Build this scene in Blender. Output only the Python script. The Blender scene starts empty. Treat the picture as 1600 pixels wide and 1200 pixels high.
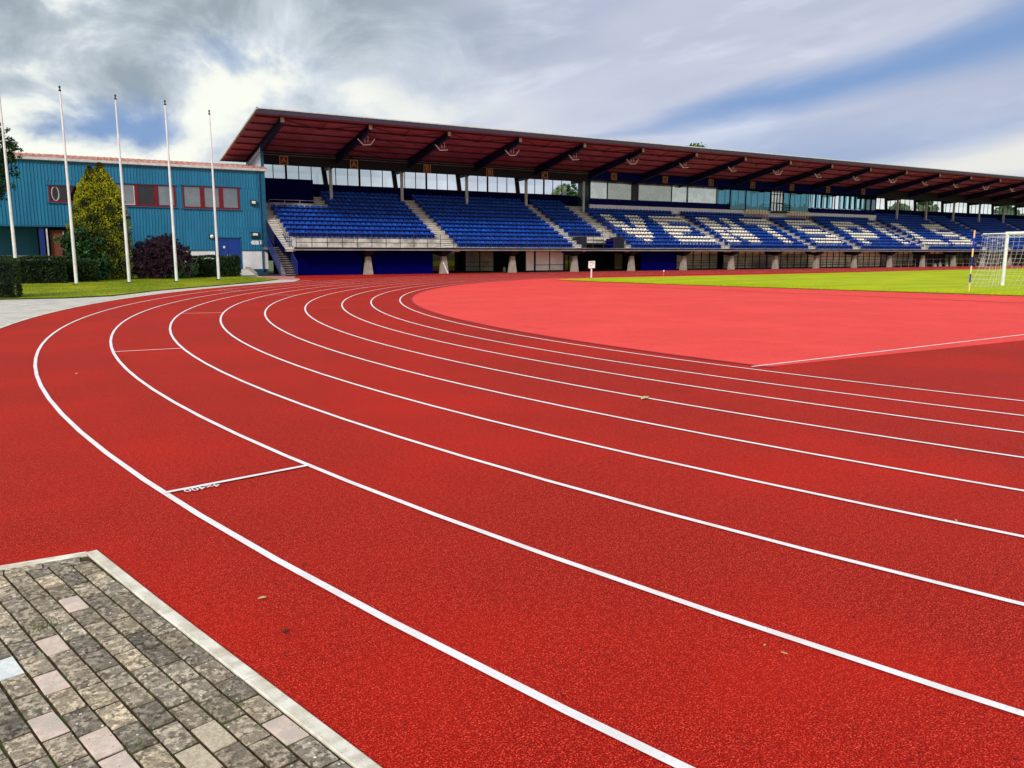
import bpy, bmesh, math, random
from mathutils import Vector, Matrix
random.seed(7)
C = bpy.context.scene.collection
R = math.radians
sc = bpy.context.scene

# ---------------------------------------------------------------- camera
TH = 1.03434969          # stand direction (world +X) as seen from the camera heading
CAMH = 1.89126
cam = bpy.data.cameras.new("camera")
cam.sensor_width = 36; cam.lens = 36 * 1250 / 1600; cam.clip_end = 3000; cam.clip_start = 0.05
co = bpy.data.objects.new("camera", cam); C.objects.link(co)
co.matrix_world = (Matrix.Translation((0, 0, CAMH)) @ Matrix.Rotation(TH - math.pi / 2, 4, 'Z')
                   @ Matrix.Rotation(math.pi / 2 - 0.164889, 4, 'X') @ Matrix.Rotation(0.002, 4, 'Z'))
sc.camera = co

# ---------------------------------------------------------------- sun, exposure
SUN = Vector((-0.72, -0.62, 0.62)).normalized()
sl = bpy.data.lights.new("sun", 'SUN'); sl.energy = 2.7; sl.angle = R(10); sl.color = (1.0, 0.95, 0.86)
so = bpy.data.objects.new("sun", sl); C.objects.link(so)
so.rotation_euler = SUN.to_track_quat('Z', 'Y').to_euler(); so.location = (0, 0, 60)
sc.view_settings.view_transform = 'Standard'; sc.view_settings.look = 'None'
sc.view_settings.exposure = 0.0; sc.view_settings.gamma = 1

# ---------------------------------------------------------------- world: Nishita sky with clouds
w = bpy.data.worlds.new("World"); sc.world = w; w.use_nodes = True
nt = w.node_tree; nt.nodes.clear()
class NB:
    def __init__(s, nt): s.nt = nt
    def n(s, t, **k):
        a = s.nt.nodes.new(t)
        for q, v in k.items(): setattr(a, q, v)
        return a
    def put(s, sock, v):
        if isinstance(v, bpy.types.NodeSocket): s.nt.links.new(v, sock)
        else: sock.default_value = v
    def m(s, op, a, b=0.0, c=0.0, clamp=False):
        x = s.n('ShaderNodeMath', operation=op, use_clamp=clamp)
        s.put(x.inputs[0], a); s.put(x.inputs[1], b); s.put(x.inputs[2], c); return x.outputs[0]
    def v(s, op, a, b=(0, 0, 0)):
        x = s.n('ShaderNodeVectorMath', operation=op); s.put(x.inputs[0], a); s.put(x.inputs[1], b)
        return x.outputs['Value'] if op in ('DOT_PRODUCT', 'LENGTH') else x.outputs[0]
    def xyz(s, a, b, c):
        x = s.n('ShaderNodeCombineXYZ'); s.put(x.inputs[0], a); s.put(x.inputs[1], b); s.put(x.inputs[2], c); return x.outputs[0]
    def noise(s, vec, scale=1, detail=4, rough=.5, dist=0):
        x = s.n('ShaderNodeTexNoise'); s.put(x.inputs['Vector'], vec)
        x.inputs['Scale'].default_value = scale; x.inputs['Detail'].default_value = detail
        x.inputs['Roughness'].default_value = rough; x.inputs['Distortion'].default_value = dist
        return x.outputs[0]
    def mr(s, a, f0, f1, t0=0., t1=1., smooth=True):
        x = s.n('ShaderNodeMapRange', interpolation_type='SMOOTHSTEP' if smooth else 'LINEAR')
        for i, q in enumerate((a, f0, f1, t0, t1)): s.put(x.inputs[i], q)
        return x.outputs[0]
    def mix(s, f, a, b, bt='MIX'):
        x = s.n('ShaderNodeMix', data_type='RGBA', blend_type=bt); s.put(x.inputs[0], f)
        if not isinstance(a, bpy.types.NodeSocket) and len(a) == 3: a = (*a, 1)
        if not isinstance(b, bpy.types.NodeSocket) and len(b) == 3: b = (*b, 1)
        s.put(x.inputs[6], a); s.put(x.inputs[7], b); return x.outputs[2]
b = NB(nt)
sky = b.n('ShaderNodeTexSky'); sky.sky_type = 'NISHITA'; sky.sun_disc = False
sky.sun_elevation = math.asin(SUN.z); sky.sun_rotation = math.atan2(SUN.x, SUN.y)
tc = b.n('ShaderNodeTexCoord'); D = tc.outputs['Generated']
FW = (math.cos(TH), math.sin(TH), 0); RT = (math.sin(TH), -math.cos(TH), 0)
u = b.m('ARCTAN2', b.v('DOT_PRODUCT', D, RT), b.v('DOT_PRODUCT', D, FW))
sep = b.n('ShaderNodeSeparateXYZ'); b.put(sep.inputs[0], D); v = b.m('ARCSINE', sep.outputs[2])
def skyclouds():
    P = b.xyz(u, v, 0.0)
    # wispy streaks rising to the right
    al = b.m('ADD', u, b.m('MULTIPLY', v, 0.3)); ac = b.m('SUBTRACT', v, b.m('MULTIPLY', u, 0.17))
    S = b.xyz(b.m('MULTIPLY', al, 1.9), b.m('MULTIPLY', ac, 7.5), 3.3)
    st = b.noise(S, 1.3, 6, .5, .4)
    st2 = b.noise(b.xyz(b.m('MULTIPLY', al, 2.6), b.m('MULTIPLY', ac, 12.0), 7.1), 1.6, 6, .55, .2)
    # puffy cloud on the left half of the view
    PF = b.xyz(b.m('MULTIPLY', u, 6.6), b.m('MULTIPLY', v, 9.2), 4.7)
    pf = b.noise(PF, 1.0, 9, .56, .35)
    pf2 = b.noise(b.xyz(b.m('MULTIPLY', u, 2.4), b.m('MULTIPLY', v, 4.6), 9.4), 1.3, 6, .55, .5)
    left = b.mr(u, 0.12, -0.26)
    d1 = b.v('LENGTH', b.v('MULTIPLY', b.v('SUBTRACT', P, (-.46, .225, 0)), (1.0, 2.2, 0)))
    d2 = b.v('LENGTH', b.v('MULTIPLY', b.v('SUBTRACT', P, (-.20, .27, 0)), (1.0, 1.8, 0)))
    pf = b.m('SUBTRACT', pf, b.m('ADD', b.m('MULTIPLY', b.mr(d1, .22, .04), .07), b.m('MULTIPLY', b.mr(d2, .32, .05), .06)))
    cloudS = b.mix(b.mr(st, .3, .7), (0.38, 0.43, 0.56), (0.54, 0.57, 0.68))
    cloudS = b.mix(b.m('MULTIPLY', b.mr(st2, .48, .72), .5), cloudS, (0.78, 0.82, 0.90))
    cloudP = b.mix(b.mr(pf, .30, .56), (0.29, 0.35, 0.40), (0.60, 0.66, 0.72))
    glow = b.m('MULTIPLY', b.mr(u, -0.22, -0.6), b.mr(pf2, .28, .5))
    cloudP = b.mix(b.mr(b.m('ADD', pf, b.m('MULTIPLY', glow, .11)), .50, .64), cloudP, (0.84, 0.86, 0.78))
    col = b.mix(left, cloudS, cloudP)
    # blue gaps (Nishita sky): a long band on the right, a patch low on the left
    blue = sky.outputs[0]
    bl = b.v('MULTIPLY', blue, (0.62, 0.72, 0.98))
    off = b.m('MULTIPLY', b.m('SUBTRACT', st, .5), .09)
    line = b.m('SUBTRACT', b.m('ADD', v, off), b.m('ADD', b.m('MULTIPLY', u, .165), .127))
    band = b.m('MULTIPLY', b.mr(b.m('ABSOLUTE', line), b.m('ADD', .002, b.m('MAXIMUM', b.m('MULTIPLY', u, .1), 0.0)), .0), b.mr(u, -.05, .30))
    e1 = b.v('LENGTH', b.v('MULTIPLY', b.v('SUBTRACT', P, (-.43, .128, 0)), (1.0, 4.2, 0)))
    e2 = b.v('LENGTH', b.v('MULTIPLY', b.v('SUBTRACT', P, (-.30, .205, 0)), (1.0, 2.8, 0)))
    gap = b.m('MAXIMUM', b.mr(b.m('ADD', e1, b.m('MULTIPLY', b.m('SUBTRACT', pf, .5), .40)), .14, .0),
              b.m('MULTIPLY', b.mr(b.m('ADD', e2, b.m('MULTIPLY', b.m('SUBTRACT', pf, .5), .35)), .08, .02), .4))
    gap = b.m('MAXIMUM', gap, band)
    lowb = b.m('MULTIPLY', b.m('MULTIPLY', b.mr(v, .19, .08), b.mr(u, .05, .3)), .55)
    gap = b.m('MAXIMUM', gap, lowb)
    blc = b.mix(.85, bl, (1.7, 2.9, 5.3))
    hi = b.v('MULTIPLY', col, (10, 10, 10))
    out = b.mix(b.m('MULTIPLY', gap, .92), hi, blc)
    # cream bank low on the right
    cl = b.m('SUBTRACT', b.m('ADD', b.m('MULTIPLY', u, .20), .018), b.m('ADD', v, b.m('MULTIPLY', b.m('SUBTRACT', st2, .5), .05)))
    cream = b.m('MULTIPLY', b.m('MULTIPLY', b.mr(cl, -.006, .022), b.mr(u, .30, .42)), b.mr(st2, .32, .52, .25, 1.0))
    out = b.mix(cream, out, (7.2, 7.2, 6.9))
    # everything near the horizon is pale
    out = b.mix(b.mr(v, .075, .0), out, (7.0, 8.1, 8.6))
    # overhead and behind: broken bright overcast
    out = b.mix(b.mr(v, .42, .7), out, b.mix(b.mr(pf2, .4, .6), (5.0, 5.6, 6.6), (8.6, 8.8, 9.0)))
    return out
bg = b.n('ShaderNodeBackground'); b.put(bg.inputs[0], skyclouds()); bg.inputs[1].default_value = 0.115
wo = b.n('ShaderNodeOutputWorld'); nt.links.new(bg.outputs[0], wo.inputs[0])

# ---------------------------------------------------------------- materials
MT = {}
def mat(name, c1, c2=None, scale=5., lo=.4, hi=.6, rough=.7, spec=.3, metal=0., bump=0., bscale=None, detail=4,
        stretch=(1, 1, 1), big=None, bigs=.3, sheen=0., trans=None, specks=None, coat=0., obj=False, island=False):
    m = bpy.data.materials.new(name); m.use_nodes = True; nt = m.node_tree
    q = NB(nt); p = nt.nodes['Principled BSDF']
    g = q.n('ShaderNodeTexCoord').outputs['Object'] if obj else q.n('ShaderNodeNewGeometry').outputs['Position']
    gv = q.v('MULTIPLY', g, stretch)
    if island: isl = q.m('FRACT', q.m('ADD', q.n('ShaderNodeNewGeometry').outputs['Random Per Island'], q.m('MULTIPLY', q.n('ShaderNodeObjectInfo').outputs['Random'], 3.7))); gv = q.v('ADD', gv, q.xyz(q.m('MULTIPLY', isl, 37.), q.m('MULTIPLY', isl, 11.), 0.))
    c = (*c1, 1)
    nz = q.noise(gv, scale, detail, .6)
    if c2 is not None: c = q.mix(q.mr(nz, lo, hi), c1, c2)
    else:
        k = .82; c = q.mix(q.mr(nz, .3, .7), tuple(x * k for x in c1), tuple(min(1, x * 1.12) for x in c1))
    if big is not None: c = q.mix(q.mr(q.noise(gv, bigs, 5, .6), .42, .66), c, big)
    if specks is not None:
        vs = q.n('ShaderNodeTexVoronoi'); q.put(vs.inputs['Vector'], gv); vs.inputs['Scale'].default_value = specks[1]
        c = q.mix(q.mr(vs.outputs['Distance'], specks[2], specks[2] * .6), c, specks[0])
    if island: c = q.mix(1.0, c, q.xyz(*[q.m('ADD', q.m('MULTIPLY', q.m('FRACT', q.m('MULTIPLY', isl, 7.3)), (.70 if island is True else island)), (.66 if island is True else 1 - island * .5))] * 3), 'MULTIPLY')
    q.put(p.inputs['Base Color'], c)
    p.inputs['Roughness'].default_value = rough; p.inputs['Specular IOR Level'].default_value = spec
    p.inputs['Metallic'].default_value = metal; p.inputs['Sheen Weight'].default_value = sheen
    p.inputs['Coat Weight'].default_value = coat
    if trans:
        p.inputs['Transmission Weight'].default_value = trans
    if bump:
        bn = q.n('ShaderNodeBump'); bn.inputs['Strength'].default_value = bump; bn.inputs['Distance'].default_value = .01
        q.put(bn.inputs['Height'], q.noise(gv, bscale or scale, 3, .6)); nt.links.new(bn.outputs[0], p.inputs['Normal'])
    MT[name] = m; return m
def rubber(name, dark, mid, light, sheen, tint):
    """granular polyurethane track surface"""
    m = bpy.data.materials.new(name); m.use_nodes = True; nt = m.node_tree; q = NB(nt); p = nt.nodes['Principled BSDF']
    g = q.n('ShaderNodeNewGeometry').outputs['Position']
    n1 = q.noise(g, 145, 2, .55); n2 = q.noise(g, 80, 2, .6); n5 = q.noise(g, 26, 3, .65)
    n3 = q.noise(g, .35, 5, .6); n4 = q.noise(g, 2.2, 4, .6); n6 = q.noise(q.v('MULTIPLY', g, (1, .35, 1)), 1.1, 7, .7)
    c = q.mix(q.mr(n1, .44, .56), dark, mid)
    c = q.mix(q.m('MULTIPLY', q.mr(n2, .44, .60), q.mr(n1, .46, .58)), c, light)
    c = q.mix(q.m('MULTIPLY', q.mr(n5, .56, .42), .42), c, dark)
    c = q.mix(q.m('MULTIPLY', q.mr(n4, .35, .75), .22), c, tuple(x * .6 for x in mid))
    c = q.mix(q.m('MULTIPLY', q.mr(n6, .60, .72), .35), c, tuple(x * .45 for x in mid))
    c = q.mix(q.m('MULTIPLY', q.mr(n3, .38, .7), .30), c, tuple(min(1, x * 1.3) for x in mid))
    q.put(p.inputs['Base Color'], c); p.inputs['Roughness'].default_value = .72
    p.inputs['Specular IOR Level'].default_value = .05
    p.inputs['Sheen Weight'].default_value = sheen; p.inputs['Sheen Roughness'].default_value = .5
    p.inputs['Sheen Tint'].default_value = (*tint, 1)
    bn = q.n('ShaderNodeBump'); bn.inputs['Strength'].default_value = .8; bn.inputs['Distance'].default_value = .004
    q.put(bn.inputs['Height'], n1); nt.links.new(bn.outputs[0], p.inputs['Normal'])
    MT[name] = m
rubber('track', (.17, .001, .001), (.50, .012, .004), (.84, .10, .06), .03, (1, .3, .2))
rubber('infield_red', (.62, .040, .034), (.88, .074, .062), (1.0, .15, .13), .02, (1, .4, .4))
mat('track_joint', (.30, .01, .012), rough=.8)
mat('apron', (.55, .20, .20), scale=2, rough=.9)
mat('line', (.80, .80, .82), (.58, .42, .42), 75, .56, .74, rough=.7, specks=((.3, .12, .10), 26, .09), big=(.72, .68, .68), bigs=3)
mat('grass', (.34, .42, .006), (.46, .50, .008), 1.2, .35, .65, rough=.9, bump=.5, bscale=60, big=(.30, .38, .008), bigs=.5, spec=.1, stretch=(.25, 1, 1))
mat('lawn', (.11, .17, .006), (.22, .26, .008), 1.5, .35, .65, rough=.9, bump=.8, bscale=45, big=(.28, .30, .012), bigs=.3, spec=.1)
mat('earth', (.10, .09, .06), (.06, .08, .03), 1.5, rough=.95)
mat('field', (.07, .11, .03), (.10, .10, .05), .05, rough=.95)
mat('pavers_far', (.60, .56, .50), (.50, .47, .42), 6, rough=.9, stretch=(1, 1, 1), big=(.42, .40, .36), bigs=1.3, bump=.3, bscale=20)
mat('joint_soil', (.022, .010, .007), (.06, .030, .018), 40, rough=1, big=(.05, .07, .015), bigs=9)
mat('kerb_stone', (.78, .75, .66), (.52, .48, .39), 8, .4, .7, rough=.9, bump=.4, bscale=120, specks=((.10, .08, .06), 30, .085), big=(.50, .44, .33), bigs=3)
for i, (a_, b_) in enumerate((((.20, .165, .12), (.42, .355, .27)), ((.25, .20, .145), (.48, .395, .29)), ((.14, .115, .088), (.34, .29, .225)), ((.29, .23, .155), (.54, .44, .31)))):
    mat('paver_%s' % 'abcd'[i], tuple(x * .55 for x in a_), tuple(x * 1.25 for x in b_), 42, .40, .62, rough=.95, bump=1.0, bscale=90, detail=9, big=tuple(x * .55 for x in b_), bigs=17, specks=((.68, .66, .58), 22, .15), island=True)
mat('paver_pink', (.60, .45, .38), (.68, .55, .48), 30, rough=.9, bump=.3, bscale=150, specks=((.12, .1, .1), 22, .08), big=(.50, .42, .36), bigs=9)
mat('paver_white', (.62, .66, .66), (.74, .75, .74), 30, rough=.9, bump=.3, bscale=150, specks=((.2, .2, .2), 20, .09))
mat('paver_beige', (.44, .36, .26), (.56, .48, .36), 60, rough=.9, bump=.5, bscale=150, specks=((.15, .12, .1), 24, .08))
mat('concrete', (.62, .57, .51), (.45, .41, .36), 1.6, .4, .7, rough=.9, big=(.30, .27, .24), bigs=.9, bump=.2, bscale=30)
mat('concrete_step', (.62, .58, .52), (.50, .46, .40), 2.5, rough=.9)
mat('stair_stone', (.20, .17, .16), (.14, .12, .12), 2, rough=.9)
mat('pier_concrete', (.38, .34, .29), (.29, .26, .22), 3, rough=.9, big=(.28, .25, .21), bigs=1.3)
mat('seat_blue', (.004, .045, .34), (.008, .09, .52), .35, .35, .65, rough=.5, spec=.2, island=.34)
mat('seat_white', (.97, .93, .86), (.92, .88, .80), rough=.45, island=.2)
mat('seat_rail_shade', (.002, .014, .13), rough=.6, spec=.2)
mat('navy', (.0006, .0012, .045), rough=.7, spec=.03)
mat('navy_shutter', (.0004, .0006, .085), rough=.7, spec=.02)
mat('steel_navy', (.006, .008, .035), rough=.5, spec=.3)
mat('rail_blue', (.012, .028, .17), rough=.5)
mat('rail_dark', (.014, .018, .075), rough=.5)
mat('roof_red', (.34, .065, .100), (.42, .10, .135), .8, rough=.6, spec=.3)
mat('roof_top', (.40, .44, .46), rough=.5)
mat('roof_edge', (.60, .62, .60), rough=.5)
mat('fascia_plum', (.045, .035, .065), rough=.6)
mat('galv', (.50, .47, .44), (.40, .38, .36), 3, rough=.55, metal=.2)
mat('deck_edge', (.30, .26, .27), (.22, .19, .21), 1, rough=.8)
mat('dark', (.012, .010, .016), rough=.8)
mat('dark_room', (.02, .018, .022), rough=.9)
mat('end_wall', (.62, .68, .78), (.54, .62, .74), 1, rough=.5)
mat('box_white', (.80, .78, .88), rough=.7)
mat('band_navy', (.002, .005, .09), rough=.7, spec=.05)
mat('teal_dark', (.01, .06, .09), rough=.5)
mat('olive_panel', (.20, .20, .10), (.34, .32, .18), 1.2, rough=.4, spec=.5, big=(.08, .08, .05), bigs=.6)
mat('beige_panel', (.80, .74, .54), (.62, .56, .38), .9, rough=.7)
mat('white_panel', (.95, .92, .86), (.86, .78, .66), .7, rough=.6)
mat('blue_wall', (.012, .155, .29), (.016, .19, .35), .5, .35, .65, rough=.5, spec=.4, stretch=(3, 3, .4))
mat('blue_trim', (.010, .10, .20), rough=.5)
mat('plinth', (.80, .79, .82), (.70, .69, .71), 1.2, rough=.8)
mat('plinth_blue', (.015, .07, .13), rough=.7)
mat('door_blue', (.006, .035, .22), (.008, .045, .27), .9, rough=.45)
mat('gutter', (.60, .58, .60), rough=.5)
mat('tile', (.52, .25, .20), (.38, .15, .12), 4, rough=.6, big=(.60, .36, .31), bigs=.7)
mat('frame_red', (.17, .008, .016), rough=.45)
mat('frame_white', (.75, .75, .76), rough=.5)
mat('brick', (.19, .06, .035), (.13, .04, .025), 8, rough=.9)
mat('pole_white', (.80, .79, .80), (.70, .68, .70), 1.5, rough=.4, spec=.5)
mat('pole_grey', (.30, .26, .32), rough=.5)
mat('dark_metal', (.03, .03, .035), rough=.4)
mat('hedge', (.008, .024, .006), (.032, .07, .014), 4, rough=.7)
mat('leaf_dark', (.008, .028, .010), (.020, .055, .016), 3, rough=.6)
mat('leaf_green', (.016, .07, .018), (.04, .13, .03), 3, rough=.55)
mat('leaf_tree', (.05, .10, .015), (.13, .19, .03), 1.2, rough=.6)
mat('leaf_purple', (.016, .006, .014), (.05, .014, .032), 3, rough=.6)
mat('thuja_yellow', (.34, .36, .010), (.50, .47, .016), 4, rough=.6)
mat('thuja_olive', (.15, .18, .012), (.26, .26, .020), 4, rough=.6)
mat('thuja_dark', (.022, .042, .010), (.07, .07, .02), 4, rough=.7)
mat('bark', (.07, .05, .035), rough=.9)
mat('yellow', (.80, .56, .16), (.82, .66, .40), 1.5, rough=.5)
mat('band_blue', (.02, .03, .42), rough=.5)
mat('goal_white', (.85, .86, .87), rough=.35)
mat('net', (.74, .72, .76), rough=.8)
mat('sign_red', (.55, .06, .08), rough=.6)
mat('sign_grey', (.45, .28, .32), rough=.6)
mat('sign_tan', (.50, .24, .07), rough=.6)
mat('sign_dark', (.06, .008, .012), rough=.6)
mat('rod_white', (.80, .76, .76), rough=.4)
mat('chair_cream', (.85, .72, .52), rough=.5)
mat('chair_rust', (.40, .16, .08), rough=.5)
mat('leaf_fallen', (.52, .46, .20), (.40, .38, .14), 40, rough=.8)
mat('debris_dark', (.05, .022, .02), rough=.9)
mat('lit_lens', (.85, .85, .82), rough=.3)
def glass(name, tint, gl, base, rough=.03):
    m = bpy.data.materials.new(name); m.use_nodes = True; nt = m.node_tree; nt.nodes.clear(); q = NB(nt)
    g = q.n('ShaderNodeBsdfGlossy'); g.inputs[0].default_value = (*tint, 1); g.inputs['Roughness'].default_value = rough
    if base is None:
        d = q.n('ShaderNodeBsdfTransparent'); d.inputs[0].default_value = (*tint, 1)
    else:
        d = q.n('ShaderNodeBsdfDiffuse'); q.put(d.inputs[0], q.mix(q.mr(q.noise(q.n('ShaderNodeNewGeometry').outputs['Position'], 1.1, 4), .4, .6), base, tuple(x * .5 for x in base)))
    x = q.n('ShaderNodeMixShader'); x.inputs[0].default_value = gl
    nt.links.new(d.outputs[0], x.inputs[1]); nt.links.new(g.outputs[0], x.inputs[2])
    o = q.n('ShaderNodeOutputMaterial'); nt.links.new(x.outputs[0], o.inputs[0]); MT[name] = m
glass('pane_clear', (.99, 1.0, 1.0), .04, None)
glass('pane_sky', (.70, .76, .84), .24, (.09, .095, .10))  # mottled diffuse base paints in an uneven sky reflection
glass('pane_dark', (.3, .3, .32), .15, (.012, .008, .01))
glass('pane_teal', (.26, .52, .58), .20, None)
glass('pane_aqua', (.66, .88, .94), .12, None)
glass('pane_haze', (.80, .90, .88), .30, (.34, .36, .27))  # diffuse base paints in the curtain and the sky-and-tree reflection
glass('pane_pale', (.85, .97, 1.0), .40, (.78, .90, .90))
glass('pane_under', (.4, .42, .34), .18, (.05, .05, .03))

# ---------------------------------------------------------------- mesh helpers
class MB:
    def __init__(s): s.v = []; s.f = []; s.mi = []; s.cur = 0
    def face(s, idx): s.f.append(idx); s.mi.append(s.cur)
    def hexa(s, p):
        n = len(s.v); s.v += [tuple(q) for q in p]
        for f in ((0, 3, 2, 1), (4, 5, 6, 7), (0, 1, 5, 4), (1, 2, 6, 5), (2, 3, 7, 6), (3, 0, 4, 7)): s.face(tuple(n + i for i in f))
        return s
    def box(s, x0, x1, y0, y1, z0, z1):
        return s.hexa([(x0, y0, z0), (x1, y0, z0), (x1, y1, z0), (x0, y1, z0), (x0, y0, z1), (x1, y0, z1), (x1, y1, z1), (x0, y1, z1)])
    def tube(s, a, b_, r0, r1=None, n=6, cap=True):
        a = Vector(a); b_ = Vector(b_); r1 = r0 if r1 is None else r1
        d = (b_ - a)
        if d.length < 1e-6: return s
        d.normalize(); up = Vector((0, 0, 1)) if abs(d.z) < .9 else Vector((1, 0, 0))
        x = d.cross(up).normalized(); y = d.cross(x); k = len(s.v)
        for c_, r in ((a, r0), (b_, r1)):
            for i in range(n):
                t = 2 * math.pi * i / n; s.v.append(tuple(c_ + x * (r * math.cos(t)) + y * (r * math.sin(t))))
        for i in range(n): j = (i + 1) % n; s.face((k + i, k + j, k + n + j, k + n + i))
        if cap: s.face(tuple(k + i for i in range(n))[::-1]); s.face(tuple(k + n + i for i in range(n)))
        return s
    def lathe(s, c_, prof, n=12):
        k = len(s.v)
        for r, z in prof:
            for i in range(n):
                t = 2 * math.pi * i / n; s.v.append((c_[0] + r * math.cos(t), c_[1] + r * math.sin(t), c_[2] + z))
        for a in range(len(prof) - 1):
            for i in range(n):
                j = (i + 1) % n; s.face((k + a * n + i, k + a * n + j, k + (a + 1) * n + j, k + (a + 1) * n + i))
        return s
    def poly(s, pts):
        k = len(s.v); s.v += [tuple(p) for p in pts]; s.face(tuple(range(k, k + len(pts)))); return s
    def prism(s, pts, d):
        """polygon pts (3D) extruded by vector d"""
        k = len(s.v); n = len(pts); s.v += [tuple(p) for p in pts] + [tuple(Vector(p) + Vector(d)) for p in pts]
        s.face(tuple(range(k, k + n))[::-1]); s.face(tuple(range(k + n, k + 2 * n)))
        for i in range(n): j = (i + 1) % n; s.face((k + i, k + j, k + n + j, k + n + i))
        return s
    def add(s, o, off=(0, 0, 0), mi=None):
        k = len(s.v); s.v += [(a + off[0], b2 + off[1], c2 + off[2]) for a, b2, c2 in o.v]
        s.f += [tuple(i + k for i in f) for f in o.f]; s.mi += [mi if mi is not None else m for m in o.mi]; return s
ORG = {}
def build(name, mb, mats, parent=None, loc=(0, 0, 0), smooth=False):
    org = ORG[parent.name] if parent else Vector(loc)
    me = bpy.data.meshes.new(name)
    me.from_pydata([(x - org[0], y - org[1], z - org[2]) for x, y, z in mb.v], [], mb.f)
    ms = mats if isinstance(mats, (list, tuple)) else [mats]
    for m in ms: me.materials.append(MT[m])
    if len(ms) > 1: me.polygons.foreach_set('material_index', mb.mi)
    if smooth: me.polygons.foreach_set('use_smooth', [True] * len(me.polygons))
    me.update()
    o = bpy.data.objects.new(name, me); C.objects.link(o)
    if parent: o.parent = parent
    else: o.location = org
    ORG[o.name] = org
    return o
def tag(o, label=None, cat=None, group=None, kind=None):
    if label: o['label'] = label
    if cat: o['category'] = cat
    if group: o['group'] = group
    if kind: o['kind'] = kind
    return o
def thing(name, label, cat, loc=(0, 0, 0), group=None):
    o = bpy.data.objects.new(name, None); C.objects.link(o); o.location = loc; o.empty_display_size = .2
    ORG[o.name] = Vector(loc); return tag(o, label, cat, group)
def struct(name, mb, m, kind='structure', **k): return tag(build(name, mb, m, **k), kind=kind)
def dup(root, loc, label):
    r = root.copy(); C.objects.link(r); r.location = loc; r['label'] = label
    for ch in root.children:
        c_ = ch.copy(); C.objects.link(c_); c_.parent = r
        for g in ch.children: d = g.copy(); C.objects.link(d); d.parent = c_
    return r
def text_mesh(name, s, size, m, matrix, parent=None, extrude=0.003, loc=(0, 0, 0)):
    cu = bpy.data.curves.new(name, 'FONT'); cu.body = s; cu.size = size; cu.extrude = extrude; cu.align_x = 'CENTER'; cu.align_y = 'CENTER'
    t = bpy.data.objects.new('tmp', cu); C.objects.link(t)
    dg = bpy.context.evaluated_depsgraph_get(); me = bpy.data.meshes.new_from_object(t.evaluated_get(dg))
    bpy.data.objects.remove(t); me.name = name
    org = ORG[parent.name] if parent else Vector(loc)
    me.transform(Matrix.Translation(-org) @ matrix); me.materials.clear(); me.materials.append(MT[m])
    o = bpy.data.objects.new(name, me); C.objects.link(o)
    if parent: o.parent = parent
    else: o.location = org
    ORG[o.name] = org; return o
ORDN = ['first', 'second', 'third', 'fourth', 'fifth', 'sixth', 'seventh', 'eighth', 'ninth', 'tenth', 'eleventh', 'twelfth', 'thirteenth', 'fourteenth', 'fifteenth', 'sixteenth', 'seventeenth', 'eighteenth', 'nineteenth', 'twentieth', 'twenty-first', 'twenty-second', 'twenty-third', 'twenty-fourth', 'twenty-fifth', 'twenty-sixth', 'twenty-seventh', 'twenty-eighth', 'twenty-ninth']

# ================================================================ GROUND
CX, CY = 44.62, 15.22
S0, SP = 23.13, 6.7057
def PX(n): return S0 + SP * n
struct('ground', MB().poly([(-900, -700, -.06), (1300, -700, -.06), (1300, 1500, -.06), (-900, 1500, -.06)]), 'field')
def ring_path(r, x1=215, step=1.5):
    p = [(x1, CY - r)]
    n = int(180 / step)
    p += [(CX + r * math.cos(R(270 - i * step)), CY + r * math.sin(R(270 - i * step))) for i in range(n + 1)]
    p.append((x1, CY + r)); return p
def fillpoly(name, pts, z, m, kind='structure'):
    bm = bmesh.new(); vs = [bm.verts.new((x, y, z)) for x, y in pts]; f = bm.faces.new(vs)
    bmesh.ops.triangulate(bm, faces=[f]); bmesh.ops.recalc_face_normals(bm, faces=bm.faces)
    me = bpy.data.meshes.new(name); bm.to_mesh(me); bm.free(); me.materials.append(MT[m])
    if me.polygons[0].normal.z < 0: me.flip_normals()
    o = bpy.data.objects.new(name, me); C.objects.link(o); return tag(o, kind=kind)
outer = [p for p in ring_path(46.05) if p[1] < 50.5 or p[0] > 50]
arc = [(CX + 46.05 * math.cos(R(270 - i * 1.5)), CY + 46.05 * math.sin(R(270 - i * 1.5))) for i in range(0, 93)]
trackpoly = [(215, CY - 46.05)] + arc + [(15.4, 53.6), (15.9, 57.0), (16.9, 60.0), (17.3, 61.4), (215, 61.4)]
# the brick corner by the camera is cut out of the sheet by lying a little above it
fillpoly('running_track', trackpoly, 0.0, 'track')
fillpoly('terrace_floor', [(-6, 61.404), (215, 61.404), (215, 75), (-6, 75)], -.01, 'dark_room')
fillpoly('apron', [(14.2, 54.0), (15.2, 53.4), (15.9, 57.0), (16.9, 60.0), (17.25, 61.35), (14.6, 61.0), (13.9, 57)], 0.004, 'apron')
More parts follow.
